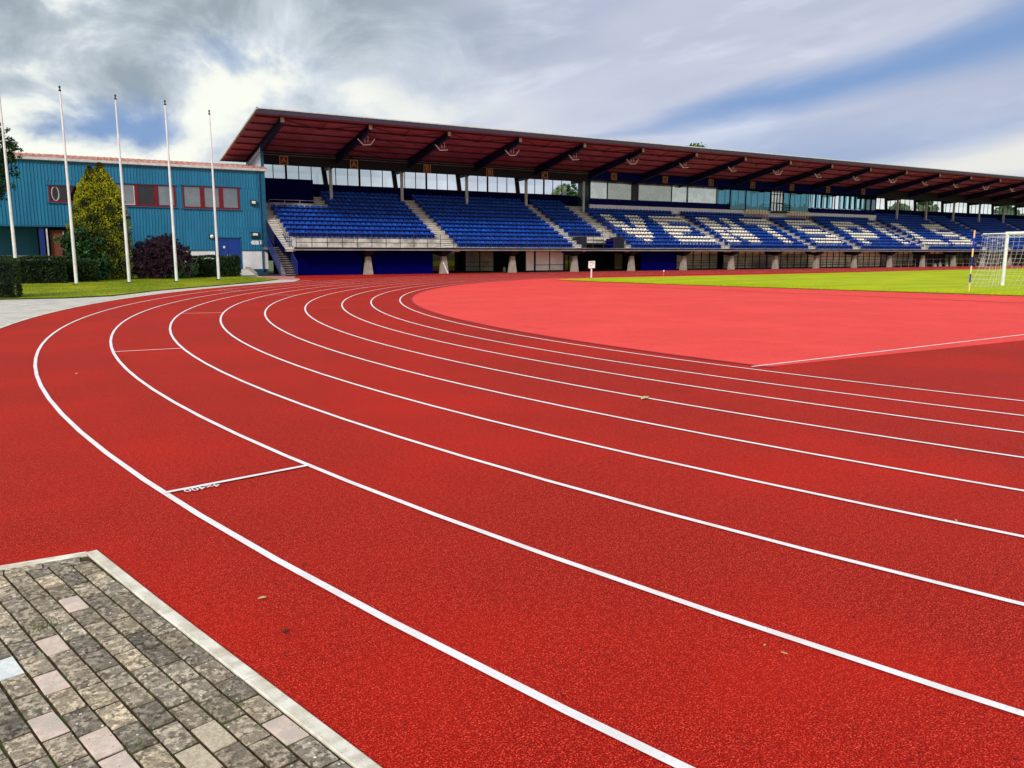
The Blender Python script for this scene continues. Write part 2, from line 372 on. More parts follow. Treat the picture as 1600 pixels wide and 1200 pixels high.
# D-zone: brighter red surface inside the bend
dz = [(CX + 34.78 * math.cos(R(a)), CY + 34.78 * math.sin(R(a))) for a in [190.1 - i * 1.2 for i in range(0, 66)]]
dz = [p for p in dz if p[1] < 47.6]
fillpoly('infield_surface', dz + [(60, 47.6), (60, 9.28)], 0.004, 'infield_red')
dj = MB()
def strip(mb, pts, wd, z):
    n = len(pts); k = len(mb.v)
    for i, p in enumerate(pts):
        a = Vector(pts[max(0, i - 1)]); c_ = Vector(pts[min(n - 1, i + 1)]); d = (c_ - a).normalized(); nn = Vector((-d.y, d.x)) * wd / 2
        mb.v.append((p[0] + nn.x, p[1] + nn.y, z)); mb.v.append((p[0] - nn.x, p[1] - nn.y, z))
    for i in range(n - 1): mb.face((k + 2 * i, k + 2 * i + 1, k + 2 * i + 3, k + 2 * i + 2))
strip(dj, [(CX + 34.82 * math.cos(R(a)), CY + 34.82 * math.sin(R(a))) for a in [190.3 - i for i in range(0, 66)]], .09, .008)
strip(dj, [(26.6, 36.5), (28.3, 31.9), (31.75, 16.0), (33.4, 9.3)], .16, .008)
struct('surface_joint', dj, 'track_joint')
lines = MB()
RK = [35.25, 36.33] + [34.92 + 1.22 * k for k in range(2, 8)] + [44.705]
for r in RK: strip(lines, ring_path(r), .05, .008)
strip(lines, [(10.12, 9.25), (19.62, 9.79), (45, 11.2)], .05, .010)
def radial(k0, k1, ang, wd=.05, ext=0):
    a = R(ang); r0, r1 = RK[k0], RK[k1]
    strip(lines, [(CX + r * math.cos(a), CY + r * math.sin(a)) for r in (r0 + ext, r1 - ext)], wd, .012)
def angof(x, y): return math.degrees(math.atan2(y - CY, x - CX)) % 360
radial(7, 8, angof(1.42, 6.74)); radial(6, 7, angof(1.8, 16.6)); radial(5, 6, angof(4.4, 25.7))
radial(7, 8, 146.3, .06); radial(4, 5, 151.5); radial(3, 4, 140.0); radial(2, 3, 133.5); radial(5, 6, 138.5); radial(1, 2, 126.5); radial(6, 7, 133.0); radial(0, 1, 121)
for k in range(7):
    strip(lines, [(50 + k * 7, CY + RK[k] + .1), (50 + k * 7 + .3, CY + RK[k + 1] - .1)], .06, .012)
struct('lane_markings', lines, 'line')
ang = math.atan2(6.82 - 6.65, 2.04 - .81)
text_mesh('relay_marking', '4x400', .115, 'line', Matrix.Translation((1.03, 6.595, .013)) @ Matrix.Rotation(ang + math.pi, 4, 'Z'), extrude=.0005)
tag(bpy.data.objects['relay_marking'], kind='structure')
# pitch grass
pitch = [(29.3, 43.6), (31.2, 35.6), (33.1, 29.3), (36.75, 18.4), (38.3, 12), (41, 2), (46, -6), (215, -6), (215, 51.0), (98, 49.9), (79, 48.6), (65, 47.3), (53.7, 46.1), (45.5, 45.6), (39.6, 45.5), (34.5, 45.6), (31, 44.7)]
fillpoly('grass_pitch', pitch, .035, 'grass')
pe = MB(); strip(pe, [(31.2, 35.6), (33.1, 29.3), (36.75, 18.4), (38.3, 12), (41, 2)], .10, .016)
struct('pitch_edge', pe, 'earth')
# verge lawn and light pavers by the flag poles
verge = [(-.58, 36.67), (1.0, 36.53), (2.78, 37.37), (5.17, 41.54), (8.79, 45.89), (11.53, 49.54), (14.1, 53.9), (13.9, 57.2), (12.7, 60.3), (12.0, 66), (-60, 66), (-60, 36.7)]
fillpoly('lawn', verge, .03, 'lawn')
fillpoly('pavement', [(-60, -20), (1.5, -20), (1.2, 0), (0.2, 3)] + [(CX + 46.16 * math.cos(R(a)), CY + 46.16 * math.sin(R(a))) for a in range(194, 122, -2)] + [(20, 62), (16.5, 66), (-60, 66)], -.012, 'pavers_far')
pk = MB(); strip(pk, [(CX + 46.12 * math.cos(R(a)), CY + 46.12 * math.sin(R(a))) for a in [188 - i * 1.5 for i in range(0, 40)]], .10, .006)
struct('track_kerb', pk, 'kerb_stone')
def blades(name, pts, n, h, m, label=None):
    g = MB()
    for i in range(n):
        x, y = pts(); a = random.uniform(0, 6.28); hh = h * random.uniform(.5, 1.2); ww = hh * .14; l = random.uniform(-.5, .5) * hh
        g.poly([(x - ww * math.cos(a), y - ww * math.sin(a), .02), (x + ww * math.cos(a), y + ww * math.sin(a), .02), (x + l * math.sin(a), y + l * math.cos(a), hh)])
    o = build(name, g, m); return tag(o, label, 'grass', kind='stuff')
def inpoly(x, y, P):
    c_ = False; j = len(P) - 1
    for i in range(len(P)):
        if (P[i][1] > y) != (P[j][1] > y) and x < (P[j][0] - P[i][0]) * (y - P[i][1]) / (P[j][1] - P[i][1]) + P[i][0]: c_ = not c_
        j = i
    return c_
def verge_pt():
    while True:
        x = random.uniform(-4, 14.5); y = random.uniform(36.4, 61)
        if inpoly(x, y, verge): return x, y
blades('lawn_grass', verge_pt, 22000, .085, 'lawn', 'short green lawn grass round the flagpoles')
def pitch_pt():
    while True:
        t = random.random(); e = [(29.5, 43.0), (31.2, 35.6), (33.1, 29.3), (36.75, 18.4), (38.3, 12)]
        i = random.randrange(4); t = random.random(); x = e[i][0] + (e[i + 1][0] - e[i][0]) * t + random.expovariate(.5) - .05; y = e[i][1] + (e[i + 1][1] - e[i][1]) * t
        return x, y
blades('pitch_grass', pitch_pt, 16000, .10, 'grass', 'bright green grass along the near end of the football pitch')

# ================================================================ BRICK CORNER BY THE CAMERA
K = Vector((.21, 5.51)); E1 = Vector((.249, -.969)).normalized(); E2 = Vector((E1.y, -E1.x)); T = Vector((-1, .005)).normalized()
def w2(a, c_): return K + E1 * a + E2 * c_
soil = MB(); soil.poly([(*w2(-.0, .05), .003), (*w2(4.5, .05), .003), (*w2(4.5, 3.2), .003), (*(K + T * 3.4), .003)])
struct('soil_bed', soil, 'joint_soil')
kb = MB()
def slab(mb, a, b_, wd, z0, z1, nrm):
    a = Vector(a); b_ = Vector(b_); n2 = Vector(nrm) * wd; bev = .006
    d = (b_ - a).normalized()
    p = [a, b_, b_ + n2, a + n2]
    q = [a + d * bev + Vector(nrm) * bev, b_ - d * bev + Vector(nrm) * bev, b_ - d * bev + n2 - Vector(nrm) * bev, a + d * bev + n2 - Vector(nrm) * bev]
    z = z1 - .005
    mb.hexa([(*x, z0) for x in p] + [(*x, z) for x in p]); mb.f.pop(-5); mb.mi.pop(-5)
    k = len(mb.v) - 4; k2 = len(mb.v); mb.v += [(*x, z1) for x in q]
    mb.face((k2, k2 + 1, k2 + 2, k2 + 3))
    for i in range(4): j = (i + 1) % 4; mb.face((k + i, k + j, k2 + j, k2 + i))
pos = 0.0
for L_ in (1.07, 1.06, 1.05, 1.06, 1.05):
    slab(kb, w2(pos + .003, .012 if pos > .1 else 0), w2(pos + L_ - .003, .012), .070, -.1, .016, E2); pos += L_
pos = .055
TN = Vector((0, -1))
for L_ in (.62, 1.0, 1.0):
    slab(kb, K + T * (pos + .003), K + T * (pos + L_ - .003), .072, -.1, .015, TN); pos += L_
struct('kerb', kb, 'kerb_stone')
# bricks: rows run along E1
def proj_pix(px, py):   # ground point under a photo pixel, used only to tell which bricks are the pale ones
    d = co.matrix_world.to_3x3() @ Vector(((px - 800) / 1250, -(py - 600) / 1250, -1)); t = -CAMH / d.z; return Vector((d.x * t, d.y * t))
pale = [(proj_pix(*p), m) for p, m in (((112, 940), 4), ((85, 1008), 4), ((15, 1043), 5), ((80, 1065), 4), ((75, 1137), 4), ((162, 1165), 4), ((190, 1188), 4), ((320, 1150), 6), ((305, 1187), 6), ((447, 1140), 4), ((20, 865 + 25), 3), ((150, 1085), 3), ((205, 1130), 3))]
brk = bmesh.new()
mats_b = ['paver_a', 'paver_b', 'paver_c', 'paver_d', 'paver_pink', 'paver_white', 'paver_beige']
BL, BW, G = .210, .110, .0062
PH = [.17, .06, .01, .115, .01, .17, .107, .0, .12, .05]
random.seed(21)
for ci in range(0, 26):
    c0 = .085 + ci * BW; off = PH[ci % 10]
    for ai in range(-7, 20):
        a0 = ai * BL + off
        GE = .0075; quad = [w2(a0 + GE, c0 + G), w2(a0 + BL - GE, c0 + G), w2(a0 + BL - GE, c0 + BW - G), w2(a0 + GE, c0 + BW - G)]
        cen = sum(quad, Vector((0, 0))) / 4
        if cen.y > 5.6 or a0 > 4.0: continue
        mi = random.choice((0, 0, 1, 1, 2, 2, 3))
        for p, m in pale:
            dp = p - K; a_, c_ = dp.dot(E1), dp.dot(E2)
            if a0 <= a_ < a0 + BL and c0 <= c_ < c0 + BW: mi = m
        z = .012 + random.uniform(-.0025, .0025); tl = [random.uniform(-.0015, .0015) for _ in range(4)]
        rot = Matrix.Rotation(random.uniform(-.008, .008), 2)
        jit = [random.uniform(-.0025, .0025) for _ in range(8)]
        lo = []; md = []; tp = []
        for i, p in enumerate(quad):
            p2 = cen + rot @ (p - cen) + Vector((jit[2 * i], jit[2 * i + 1])); inn = p2 + (cen - p2).normalized() * .007
            lo.append(brk.verts.new((*p2, -.05))); md.append(brk.verts.new((*p2, z - .006 + tl[i]))); tp.append(brk.verts.new((*inn, z + tl[i])))
        fs = [brk.faces.new(tp)]
        for i in range(4):
            j = (i + 1) % 4
            fs += [brk.faces.new((lo[i], lo[j], md[j], md[i])), brk.faces.new((md[i], md[j], tp[j], tp[i]))]
        for f in fs: f.material_index = mi
# cut at the header course under the top kerb
geom = brk.verts[:] + brk.edges[:] + brk.faces[:]
bmesh.ops.bisect_plane(brk, geom=geom, plane_co=(K.x, K.y - .175, 0), plane_no=(-T.y, T.x, 0) if T.x > 0 else (T.y, -T.x, 0), clear_outer=True)
bmesh.ops.recalc_face_normals(brk, faces=brk.faces)
pos = .10
for i in range(12):
    L_ = .2; a = K + T * (pos + .004) + TN * .078; b_ = K + T * (pos + L_ - .004) + TN * .078; pos += L_
    vs = [brk.verts.new((*p, zz)) for zz in (-.05, .012) for p in (a, b_, b_ + TN * .09, a + TN * .09)]
    mi = random.choice((1, 3, 3, 2))
    for f in ((4, 5, 6, 7), (0, 1, 5, 4), (1, 2, 6, 5), (2, 3, 7, 6), (3, 0, 4, 7)): brk.faces.new([vs[q] for q in f]).material_index = mi
bmesh.ops.recalc_face_normals(brk, faces=brk.faces)
me = bpy.data.meshes.new('brick_paving'); brk.to_mesh(me); brk.free()
for m in mats_b: me.materials.append(MT[m])
bo = bpy.data.objects.new('brick_paving', me); C.objects.link(bo); tag(bo, kind='structure')
# weeds in the joints
random.seed(5)
wd = MB()
for px, py, n, hh, sp in ((66, 985, 60, .05, .035), (208, 962, 16, .02, .02), (350, 1110, 14, .018, .03), (215, 1172, 22, .03, .02), (10, 985, 8, .02, .02), (345, 1122, 8, .02, .02)):
    c0 = proj_pix(px, py)
    for i in range(n):
        x = c0.x + random.gauss(0, sp); y = c0.y + random.gauss(0, sp * .8); a = random.uniform(0, 6.28); h_ = hh * random.uniform(.5, 1.1)
        l = h_ * random.uniform(.2, .9); q = .0022
        wd.poly([(x - q * math.sin(a), y + q * math.cos(a), .008), (x + q * math.sin(a), y - q * math.cos(a), .008), (x + l * math.cos(a), y + l * math.sin(a), .01 + h_)])
tag(build('weed_grass', wd, 'leaf_tree'), 'small green weed blades growing in the brick joints', 'weeds', kind='stuff')
def leaf(px, py, ln, m, label, a=0.):
    p = proj_pix(px, py); g = MB(); wv = [(-.5, 0), (-.25, .22), (.1, .26), (.38, .12), (.5, 0), (.3, -.14), (0, -.22), (-.3, -.16)]
    pts = [(p.x + ln * (x * math.cos(a) - y * math.sin(a)), p.y + ln * (x * math.sin(a) + y * math.cos(a)), .006 + ln * (.10 + .28 * y * y * 4 + .12 * x)) for x, y in wv]
    g.poly([(x, y, z) for x, y, z in pts]); g.prism([pts[0], pts[4], pts[5], pts[7]], (0, 0, .002))
    tag(build('fallen_leaf', g, m, loc=(p.x, p.y, 0)), label, 'leaf', 'fallen leaves and bits on the red track')
leaf(410, 937, .05, 'leaf_fallen', 'pale curled leaf on the red track near the brick corner', -.4)
leaf(447, 989, .045, 'debris_dark', 'dark shrivelled leaf on the red track below the pale curled leaf', .3)
leaf(325, 946, .018, 'debris_dark', 'tiny dark crumb of leaf closest to the kerb end joint', .9)
leaf(475, 884, .03, 'debris_dark', 'dark leaf scrap just inside the outermost lane line', 1.9)
leaf(1225, 1023, .03, 'leaf_fallen', 'small yellowish leaf scrap low in the right of the picture', 2.2)
leaf(1195, 1010, .02, 'leaf_fallen', 'tiny pale scrap beside the small yellowish leaf', .2)
leaf(1008, 624, .16, 'leaf_fallen', 'pale leaf lying on a lane line in the middle of the bend', .2)
leaf(120, 585, .07, 'leaf_fallen', 'pale leaf in the outermost lane by the left end of the bend', 1.)
leaf(1494, 815, .03, 'leaf_fallen', 'pale scrap touching a lane line at the right', 1.)
gr = MB()
random.seed(11)
for i in range(110):
    px = random.uniform(180, 1590); py = random.uniform(560, 1190); p = proj_pix(px, py); r_ = random.uniform(.0015, .004)
    if (p - K).dot(E2) > -.02 and p.y < 5.6: continue
    gr.box(p.x - r_, p.x + r_, p.y - r_ * .8, p.y + r_, .001, .004 + r_ * .6)
tag(build('grit', gr, 'debris_dark'), 'scattered dark grit on the red track', 'grit', kind='stuff')
# ================================================================ GRANDSTAND
XL, XR = 16.42, PX(20)
gs = thing('grandstand', 'long covered grandstand of blue seats under a red-lined roof, behind the track', 'grandstand', (PX(6), 66, 0))
YR, TR, RI, Z0 = 61.45, .775, .365, 2.17
def rowz(r): return Z0 + RI * r
def rowy(r): return YR + TR * r
tb = MB()
tb.box(XL + .6, XR, 60.55, YR, 1.93, 2.15)
for r in range(13):
    segs = [(XL + .6, XR)] if r > 2 else [(XL + .6, 44.55), (49.6, XR)]
    for x0, x1 in segs: tb.box(x0, x1, rowy(r), rowy(r + 1), 1.93 if r < 2 else rowz(r) - .6, rowz(r))
tb.box(XL + .6, XR, 60.9, 72, 1.90, 1.925)
build('terrace', tb, 'concrete', gs)
build('deck_edge', MB().box(XL + .6, XR, 60.46, 60.54, 1.90, 2.0), 'deck_edge', gs)
build('deck_trim', MB().box(XL + .6, XR, 60.44, 60.54, 2.005, 2.13), 'dark', gs)
AIS = [(16.45, 17.25, 0, 10), (21.2, 22.3, 9, 13), (29.98, 31.2, 0, 13), (43.3, 44.25, 0, 13), (48.3, 50.0, 3, 13), (62.15, 63.35, 0, 11), (75.7, 76.95, 0, 11), (83.4, 84.95, 0, 11), (96.9, 98.5, 0, 11), (110.6, 111.9, 0, 13), (116.9, 118.0, 0, 13), (130.5, 131.8, 0, 13), (144, 145.2, 0, 13)]
def step_run(x0, x1, r0, r1):
    pts = []; dk = []
    def P2(y, z, d=0): pts.append((y, z)); dk.append(d)      # d = 1: the edge leaving this point is painted dark as the shadow line under the nosing
    for r in range(r0, r1):
        y = rowy(r); z = rowz(r) + .006
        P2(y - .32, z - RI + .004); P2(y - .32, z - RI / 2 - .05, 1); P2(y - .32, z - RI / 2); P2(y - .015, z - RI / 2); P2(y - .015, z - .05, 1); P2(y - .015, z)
    ye = rowy(r1) - .32; P2(ye, rowz(r1 - 1) + .006); P2(ye, rowz(r1 - 1) - .2); P2(rowy(r0) - .1, rowz(r0) - RI - .02)
    m = MB().prism([(x0, y, z) for y, z in pts], (x1 - x0, 0, 0))
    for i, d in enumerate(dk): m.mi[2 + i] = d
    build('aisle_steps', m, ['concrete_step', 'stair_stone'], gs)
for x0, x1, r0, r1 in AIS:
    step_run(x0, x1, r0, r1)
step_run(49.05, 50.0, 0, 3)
# tunnel mouth below section C
tn = MB(); tn.box(44.6, 49.0, 65.0, 65.1, 2.16, 3.26); tn.box(44.56, 44.62, 61.46, 65.0, 2.16, 3.2); tn.box(48.97, 49.04, 61.46, 65, 2.16, 3.2)
build('tunnel_wall', tn, 'dark_room', gs)
build('tunnel_door', MB().box(48.0, 48.9, 62.9, 62.96, 2.16, 3.05), 'navy_shutter', gs)
build('tunnel_lintel', MB().box(44.5, 49.05, 63.70, 63.77, 3.0, 3.28), 'concrete_step', gs)
# roof
def rz(y): return 11.74 - (y - 59.3) * .1725
rf = MB(); rf.hexa([(14.5, 59.3, rz(59.3) - .10), (XR, 59.3, rz(59.3) - .10), (XR, 72.6, rz(72.6) - .10), (14.5, 72.6, rz(72.6) - .10), (14.5, 59.3, rz(59.3) - .03), (XR, 59.3, rz(59.3) - .03), (XR, 72.6, rz(72.6) - .03), (14.5, 72.6, rz(72.6) - .03)])
roof = build('roof', rf, 'roof_top', gs)
lin = MB()
x = 14.56
while x < XR - .2:
    lin.hexa([(x, 59.42, rz(59.42) - .15), (x + .16, 59.42, rz(59.42) - .15), (x + .16, 72.5, rz(72.5) - .15), (x, 72.5, rz(72.5) - .15),
              (x - .05, 59.42, rz(59.42) - .103), (x + .21, 59.42, rz(59.42) - .103), (x + .21, 72.5, rz(72.5) - .103), (x - .05, 72.5, rz(72.5) - .103)])
    x += .28
lin.hexa([(14.53, 59.4, rz(59.4) - .118), (XR, 59.4, rz(59.4) - .118), (XR, 72.55, rz(72.55) - .118), (14.53, 72.55, rz(72.55) - .118), (14.53, 59.4, rz(59.4) - .105), (XR, 59.4, rz(59.4) - .105), (XR, 72.55, rz(72.55) - .105), (14.53, 72.55, rz(72.55) - .105)])
build('roof_lining', lin, 'roof_red', gs)
e = MB(); e.box(14.4, XR, 59.2, 59.32, rz(59.3) - .05, rz(59.3) + .03)
build('roof_gutter', e, 'roof_edge', gs)
build('roof_fascia', MB().box(14.45, XR, 59.22, 59.30, rz(59.3) - .36, rz(59.3) - .065), 'fascia_plum', gs)
e = MB(); e.prism([(14.38, 59.2, rz(59.2) - .12), (14.38, 72.65, rz(72.65) - .12), (14.38, 72.65, rz(72.65) + .02), (14.38, 59.2, rz(59.2) + .02)], (.10, 0, 0))
build('roof_verge', e, 'roof_edge', gs)
for yy in (60.35, 61.95, 63.6, 65.3, 67.0, 68.7, 70.4, 72.0):
    build('purlin', MB().box(14.55, XR, yy - .035, yy + .035, rz(yy) - .26, rz(yy) - .155), 'sign_dark', gs)
for n in range(-1, 20):
    x = PX(n) - (0 if n >= 0 else 0); m_ = MB(); h_ = .09
    top = lambda y: rz(y) - .265
    pts = [(60.15, top(60.15)), (60.15, top(60.15) - .30), (62.5, top(62.5) - .50), (69.9, 8.95), (71.8, 8.9), (71.8, top(71.8))]
    m_.prism([(x - .05, y, z) for y, z in pts], (.10, 0, 0))
    for (ya, za), (yb, zb) in zip(pts[1:-1], pts[2:-1]): m_.hexa([(x - .13, ya, za - .03), (x + .13, ya, za - .03), (x + .13, yb, zb - .03), (x - .13, yb, zb - .03), (x - .13, ya, za), (x + .13, ya, za), (x + .13, yb, zb), (x - .13, yb, zb)])
    m_.hexa([(x - .13, 60.15, top(60.15)), (x + .13, 60.15, top(60.15)), (x + .13, 71.8, top(71.8)), (x - .13, 71.8, top(71.8)), (x - .13, 60.15, top(60.15) + .03), (x + .13, 60.15, top(60.15) + .03), (x + .13, 71.8, top(71.8) + .03), (x - .13, 71.8, top(71.8) + .03)])
    bm_ = build('roof_beam', m_, 'steel_navy', gs)
    build('end_plate', MB().box(x - .13, x + .13, 60.10, 60.145, top(60.15) - .31, top(60.15) + .02), 'galv', bm_)
    # braces between this beam and the next
    if n < 19:
        z1 = rz(60.3) - .30; z2 = rz(62) - .30
        br = MB(); xm = x + SP / 2
        br.tube((x + .1, 60.3, z1), (xm, 61.9, z2), .035, n=4); br.tube((xm, 61.9, z2), (x + SP - .1, 60.3, z1), .035, n=4); br.tube((xm, 60.3, z1), (xm, 61.9, z2), .03, n=4)
        if n % 3 == 0:
            for q in range(4):
                ya, yb = 61.9 + q * 1.9, 61.9 + (q + 1) * 1.9
                br.tube((x + .15, ya, rz(ya) - .4), (x + SP * .55, yb, rz(yb) - .4), .03, n=4); br.tube((x + SP * .55, ya, rz(ya) - .4), (x + SP * .8, yb, rz(yb) - .4), .025, n=4)
        build('roof_brace', br, 'sign_dark', gs)
    if n >= 0:
        if not (3.6 < n < 11.2): build('stub_column', MB().box(x - .12, x + .12, 69.95, 70.15, rowz(10), 9.05), 'galv', gs)
        elif n == 4: build('stub_column', MB().box(x - .12, x + .12, 69.45, 69.6, rowz(9), 9.05), 'galv', gs)
    # piers below the deck
    if n >= 0:
        p = MB(); p.hexa([(x - .38, 61.28, -.02), (x + .38, 61.28, -.02), (x + .38, 61.62, -.02), (x - .38, 61.62, -.02), (x - .20, 61.32, 1.42), (x + .20, 61.32, 1.42), (x + .20, 61.58, 1.42), (x - .20, 61.58, 1.42)])
        build('pier', p, 'pier_concrete', gs)
        p = MB(); p.hexa([(x - .18, 61.34, 1.425), (x + .18, 61.34, 1.425), (x + .18, 61.56, 1.425), (x - .18, 61.56, 1.425), (x - .5, 60.7, 1.895), (x + .5, 60.7, 1.895), (x + .5, 64.5, 1.895), (x - .5, 64.5, 1.895)])
        build('pier_head', p, 'dark', gs)
# rear wall with the window strip
rw = MB()
for q_ in ((XL + .05, 51.0, 71.92, 72.1, 1.0, 7.70), (98.7, XR, 71.92, 72.1, 1.0, 7.66), (XL + .05, 51.0, 71.94, 72.1, 9.22, 9.5), (98.7, XR, 71.94, 72.1, 9.22, 9.5)): build('rear_wall', MB().box(*q_), 'navy', gs)
build('roof_girder', MB().box(XL + .05, 49.69, 68.40, 68.50, 8.90, 9.93), 'dark', gs)
build('roof_girder', MB().box(96.61, XR, 68.40, 68.50, 8.90, 9.93), 'dark', gs)
build('cable_tray', MB().box(XL + .3, 50.8, 68.30, 68.34, 9.62, 9.65), 'deck_edge', gs); build('cable_tray', MB().box(XL + .3, 50.8, 68.26, 68.30, 9.80, 9.83), 'deck_edge', gs)
for n in list(range(-1, 4)) + list(range(11, 20)):
    x = PX(n)
    lim = 51 if n < 4 else XR
    q = MB(); q.hexa([(x - .02, 71.75, 7.6), (x + .36, 71.75, 7.6), (x + .36, 71.98, 7.6), (x - .02, 71.98, 7.6), (x - .24, 71.75, 9.3), (x + .14, 71.75, 9.3), (x + .14, 71.98, 9.3), (x - .24, 71.98, 9.3)])
    if n >= 0: build('window_post', q, 'dark', gs)
    wn = MB()
    for k in range(1, 7):
        xx = x + k * SP / 6; t = .09 if k == 3 else .03
        if k == 6 or xx > lim - .3: continue
        wn.box(xx - t, xx + t, 71.93, 71.99, 7.7, 9.22)
    wn.box(max(x, XL + .1), min(x + SP, lim), 71.90, 71.91, 7.66, 7.74)
    fr = build('window', wn, 'dark', gs)
    build('pane', MB().box(max(x, XL + .1), min(x + SP, lim), 71.955, 71.965, 7.7, 9.22), 'pane_clear', fr)
# recessed left end: dark enclosure and landing
e = MB(); e.box(17.0, 21.35, 69.4, 69.5, 5.6, 7.86); e.box(21.25, 21.35, 69.5, 71.9, 5.6, 7.86)
build('stair_enclosure', e, 'navy', gs)
e = MB(); e.box(17.0, 21.2, 68.5, 69.4, 5.05, 5.2); build('landing', e, 'concrete', gs)
# end wall under the roof, and its side frame
ew = MB(); zz = 7.4
while zz < 10.3:
    yb = min(72.3, 59.3 + (11.74 - .5 - (zz + .1)) / .1725)
    if yb > 66.6: ew.hexa([(16.30, 66.45, zz), (16.42, 66.45, zz), (16.42, yb, zz), (16.30, yb, zz), (16.34, 66.45, zz + .12), (16.42, 66.45, zz + .12), (16.42, yb, zz + .12), (16.34, yb, zz + .12)])
    zz += .121
build('end_wall', ew, 'end_wall', gs)
build('corner_post', MB().box(16.28, 16.5, 66.3, 66.44, 7.4, rz(66.4) - .36), 'blue_trim', gs)
# press box
pb = MB()
pb.box(50.9, 98.8, 69.9, 71.9, 9.36, 9.55); pb.box(49.7, 96.6, 68.2, 69.9, 9.17, 10.0)
build('box_header', pb, 'band_navy', gs)
build('box_side', MB().box(50.9, 51.0, 69.95, 71.9, 6.1, 9.36).box(98.7, 98.8, 69.95, 71.9, 6.1, 9.36), 'teal_dark', gs)
build('box_back', MB().box(51.0, 98.7, 71.8, 71.9, 6.1, 7.35).box(51, 98.7, 71.8, 71.9, 9.2, 9.36).box(51, 98.7, 70, 71.8, 6.6, 6.65), 'dark_room', gs)
build('box_back_glass', MB().box(51.0, 98.7, 71.82, 71.84, 7.35, 9.2), 'pane_clear', gs)
build('box_plinth', MB().box(50.95, 98.75, 69.8, 69.94, 6.05, 6.74), 'box_white', gs)
build('box_blue_band', MB().box(50.97, 71.35, 69.82, 69.94, 6.745, 7.33), 'band_navy', gs); build('box_blue_band', MB().box(85.25, 98.73, 69.82, 69.94, 6.745, 7.33), 'band_navy', gs)
def pane(x0, x1, z0, z1, m, fw=.05):
    f = MB(); y0, y1 = 69.84, 69.93
    f.box(x0, x0 + fw, y0, y1, z0, z1).box(x1 - fw, x1, y0, y1, z0, z1).box(x0 + fw, x1 - fw, y0, y1, z1 - .05, z1).box(x0 + fw, x1 - fw, y0, y1, z0, z0 + .04)
    o = build('window', f, 'dark', gs); build('pane', MB().box(x0 + fw, x1 - fw, 69.885, 69.895, z0 + .04, z1 - .05), m, o); return o
for x0, x1, m in ((51.02, 53.3, 'pane_pale'), (53.3, 56.6, 'pane_haze'), (57.5, 62.3, 'pane_haze'), (62.3, 64.6, 'pane_pale'), (64.7, 69.2, 'pane_pale'), (69.2, 71.35, 'pane_teal')):
    pane(x0, x1, 7.34, 9.35, m)
build('box_column', MB().box(56.6, 57.5, 69.86, 69.93, 7.34, 9.35), 'fascia_plum', gs)
for x0, x1 in ((71.4, 74.0), (74.0, 78.2), (80.5, 81.7), (81.7, 85.2)): pane(x0, x1, 6.76, 9.35, 'pane_teal')
for i in range(12):
    if i == 4: continue
    x0 = 85.4 + i * 1.11; pane(x0, x0 + 1.0, 7.36, 9.33, 'pane_aqua', .09)
bm2 = MB(); x = 51.2
while x < 98.6: bm2.box(x - .05, x + .05, 71.76, 71.86, 7.3, 9.2); x += 1.12
build('back_mullions', bm2, 'dark', gs)
ct = MB(); random.seed(8); x = 71.9
while x < 85:
    if not 78 < x < 80.5:
        w_ = random.uniform(.3, .8); h_ = random.uniform(7.2, 7.65); ct.box(x, x + w_, 70.4, 70.9, 6.66, h_)
        ct.box(x + w_ * .3, x + w_ * .7, 70.55, 70.6, h_, h_ + random.uniform(.05, .45))
    x += random.uniform(.5, 1.2)
build('counter', ct, 'dark', gs)
dr = MB()
for x0 in (78.3, 78.82, 79.34, 79.86, 80.38): dr.box(x0 - .05, x0 + .05, 69.82, 69.93, 6.76, 9.35)
for z_ in (6.78, 7.75, 8.75, 9.3): dr.box(78.25, 80.43, 69.83, 69.92, z_ - .04, z_ + .04)
dd = build('balcony_door', dr, 'dark', gs); build('pane', MB().box(78.3, 80.4, 69.875, 69.885, 6.8, 9.3), 'pane_pale', dd)
bc = MB(); bc.box(78.1, 80.6, 68.9, 69.8, 6.55, 6.66)
for i in range(9): x = 78.15 + i * .3; bc.tube((x, 68.92, 6.66), (x, 68.92, 7.6), .02, n=4)
bc.tube((78.1, 68.92, 7.6), (80.6, 68.92, 7.6), .03, n=4); bc.tube((78.1, 68.92, 7.2), (80.6, 68.92, 7.2), .02, n=4)
for z_ in (6.9, 7.1, 7.3, 7.5): bc.tube((80.6, 69.7, z_), (81.7, 69.7, z_), .025, n=4)
build('balcony', bc, 'dark', gs)
# under-deck front: shutters, glazing, mesh gates
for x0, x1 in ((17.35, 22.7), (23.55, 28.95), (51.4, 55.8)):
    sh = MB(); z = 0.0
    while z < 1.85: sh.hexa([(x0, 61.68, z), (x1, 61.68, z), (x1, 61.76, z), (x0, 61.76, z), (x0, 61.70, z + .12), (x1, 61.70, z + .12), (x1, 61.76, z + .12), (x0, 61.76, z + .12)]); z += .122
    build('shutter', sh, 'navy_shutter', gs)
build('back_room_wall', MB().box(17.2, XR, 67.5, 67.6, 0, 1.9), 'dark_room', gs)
def facade(x0, x1, y, m, mull=1.1, rails=(.5,), strip_=None, fm='dark'):
    o = build('facade_panel', MB().box(x0, x1, y, y + .03, .12, 1.62 if strip_ else 1.86), m, gs)
    f = MB(); k = max(1, round((x1 - x0) / mull))
    for i in range(k + 1): xx = x0 + (x1 - x0) * i / k; f.box(xx - .035, xx + .035, y - .06, y - .002, 0, 1.88)
    for z_ in rails: f.box(x0, x1, y - .05, y - .004, z_ - .025, z_ + .025)
    f.box(x0, x1, y - .05, y - .004, .06, .12)
    build('facade_frame', f, fm, o)
    if strip_: build('facade_transom', MB().box(x0, x1, y, y + .03, 1.64, 1.88), strip_, o)
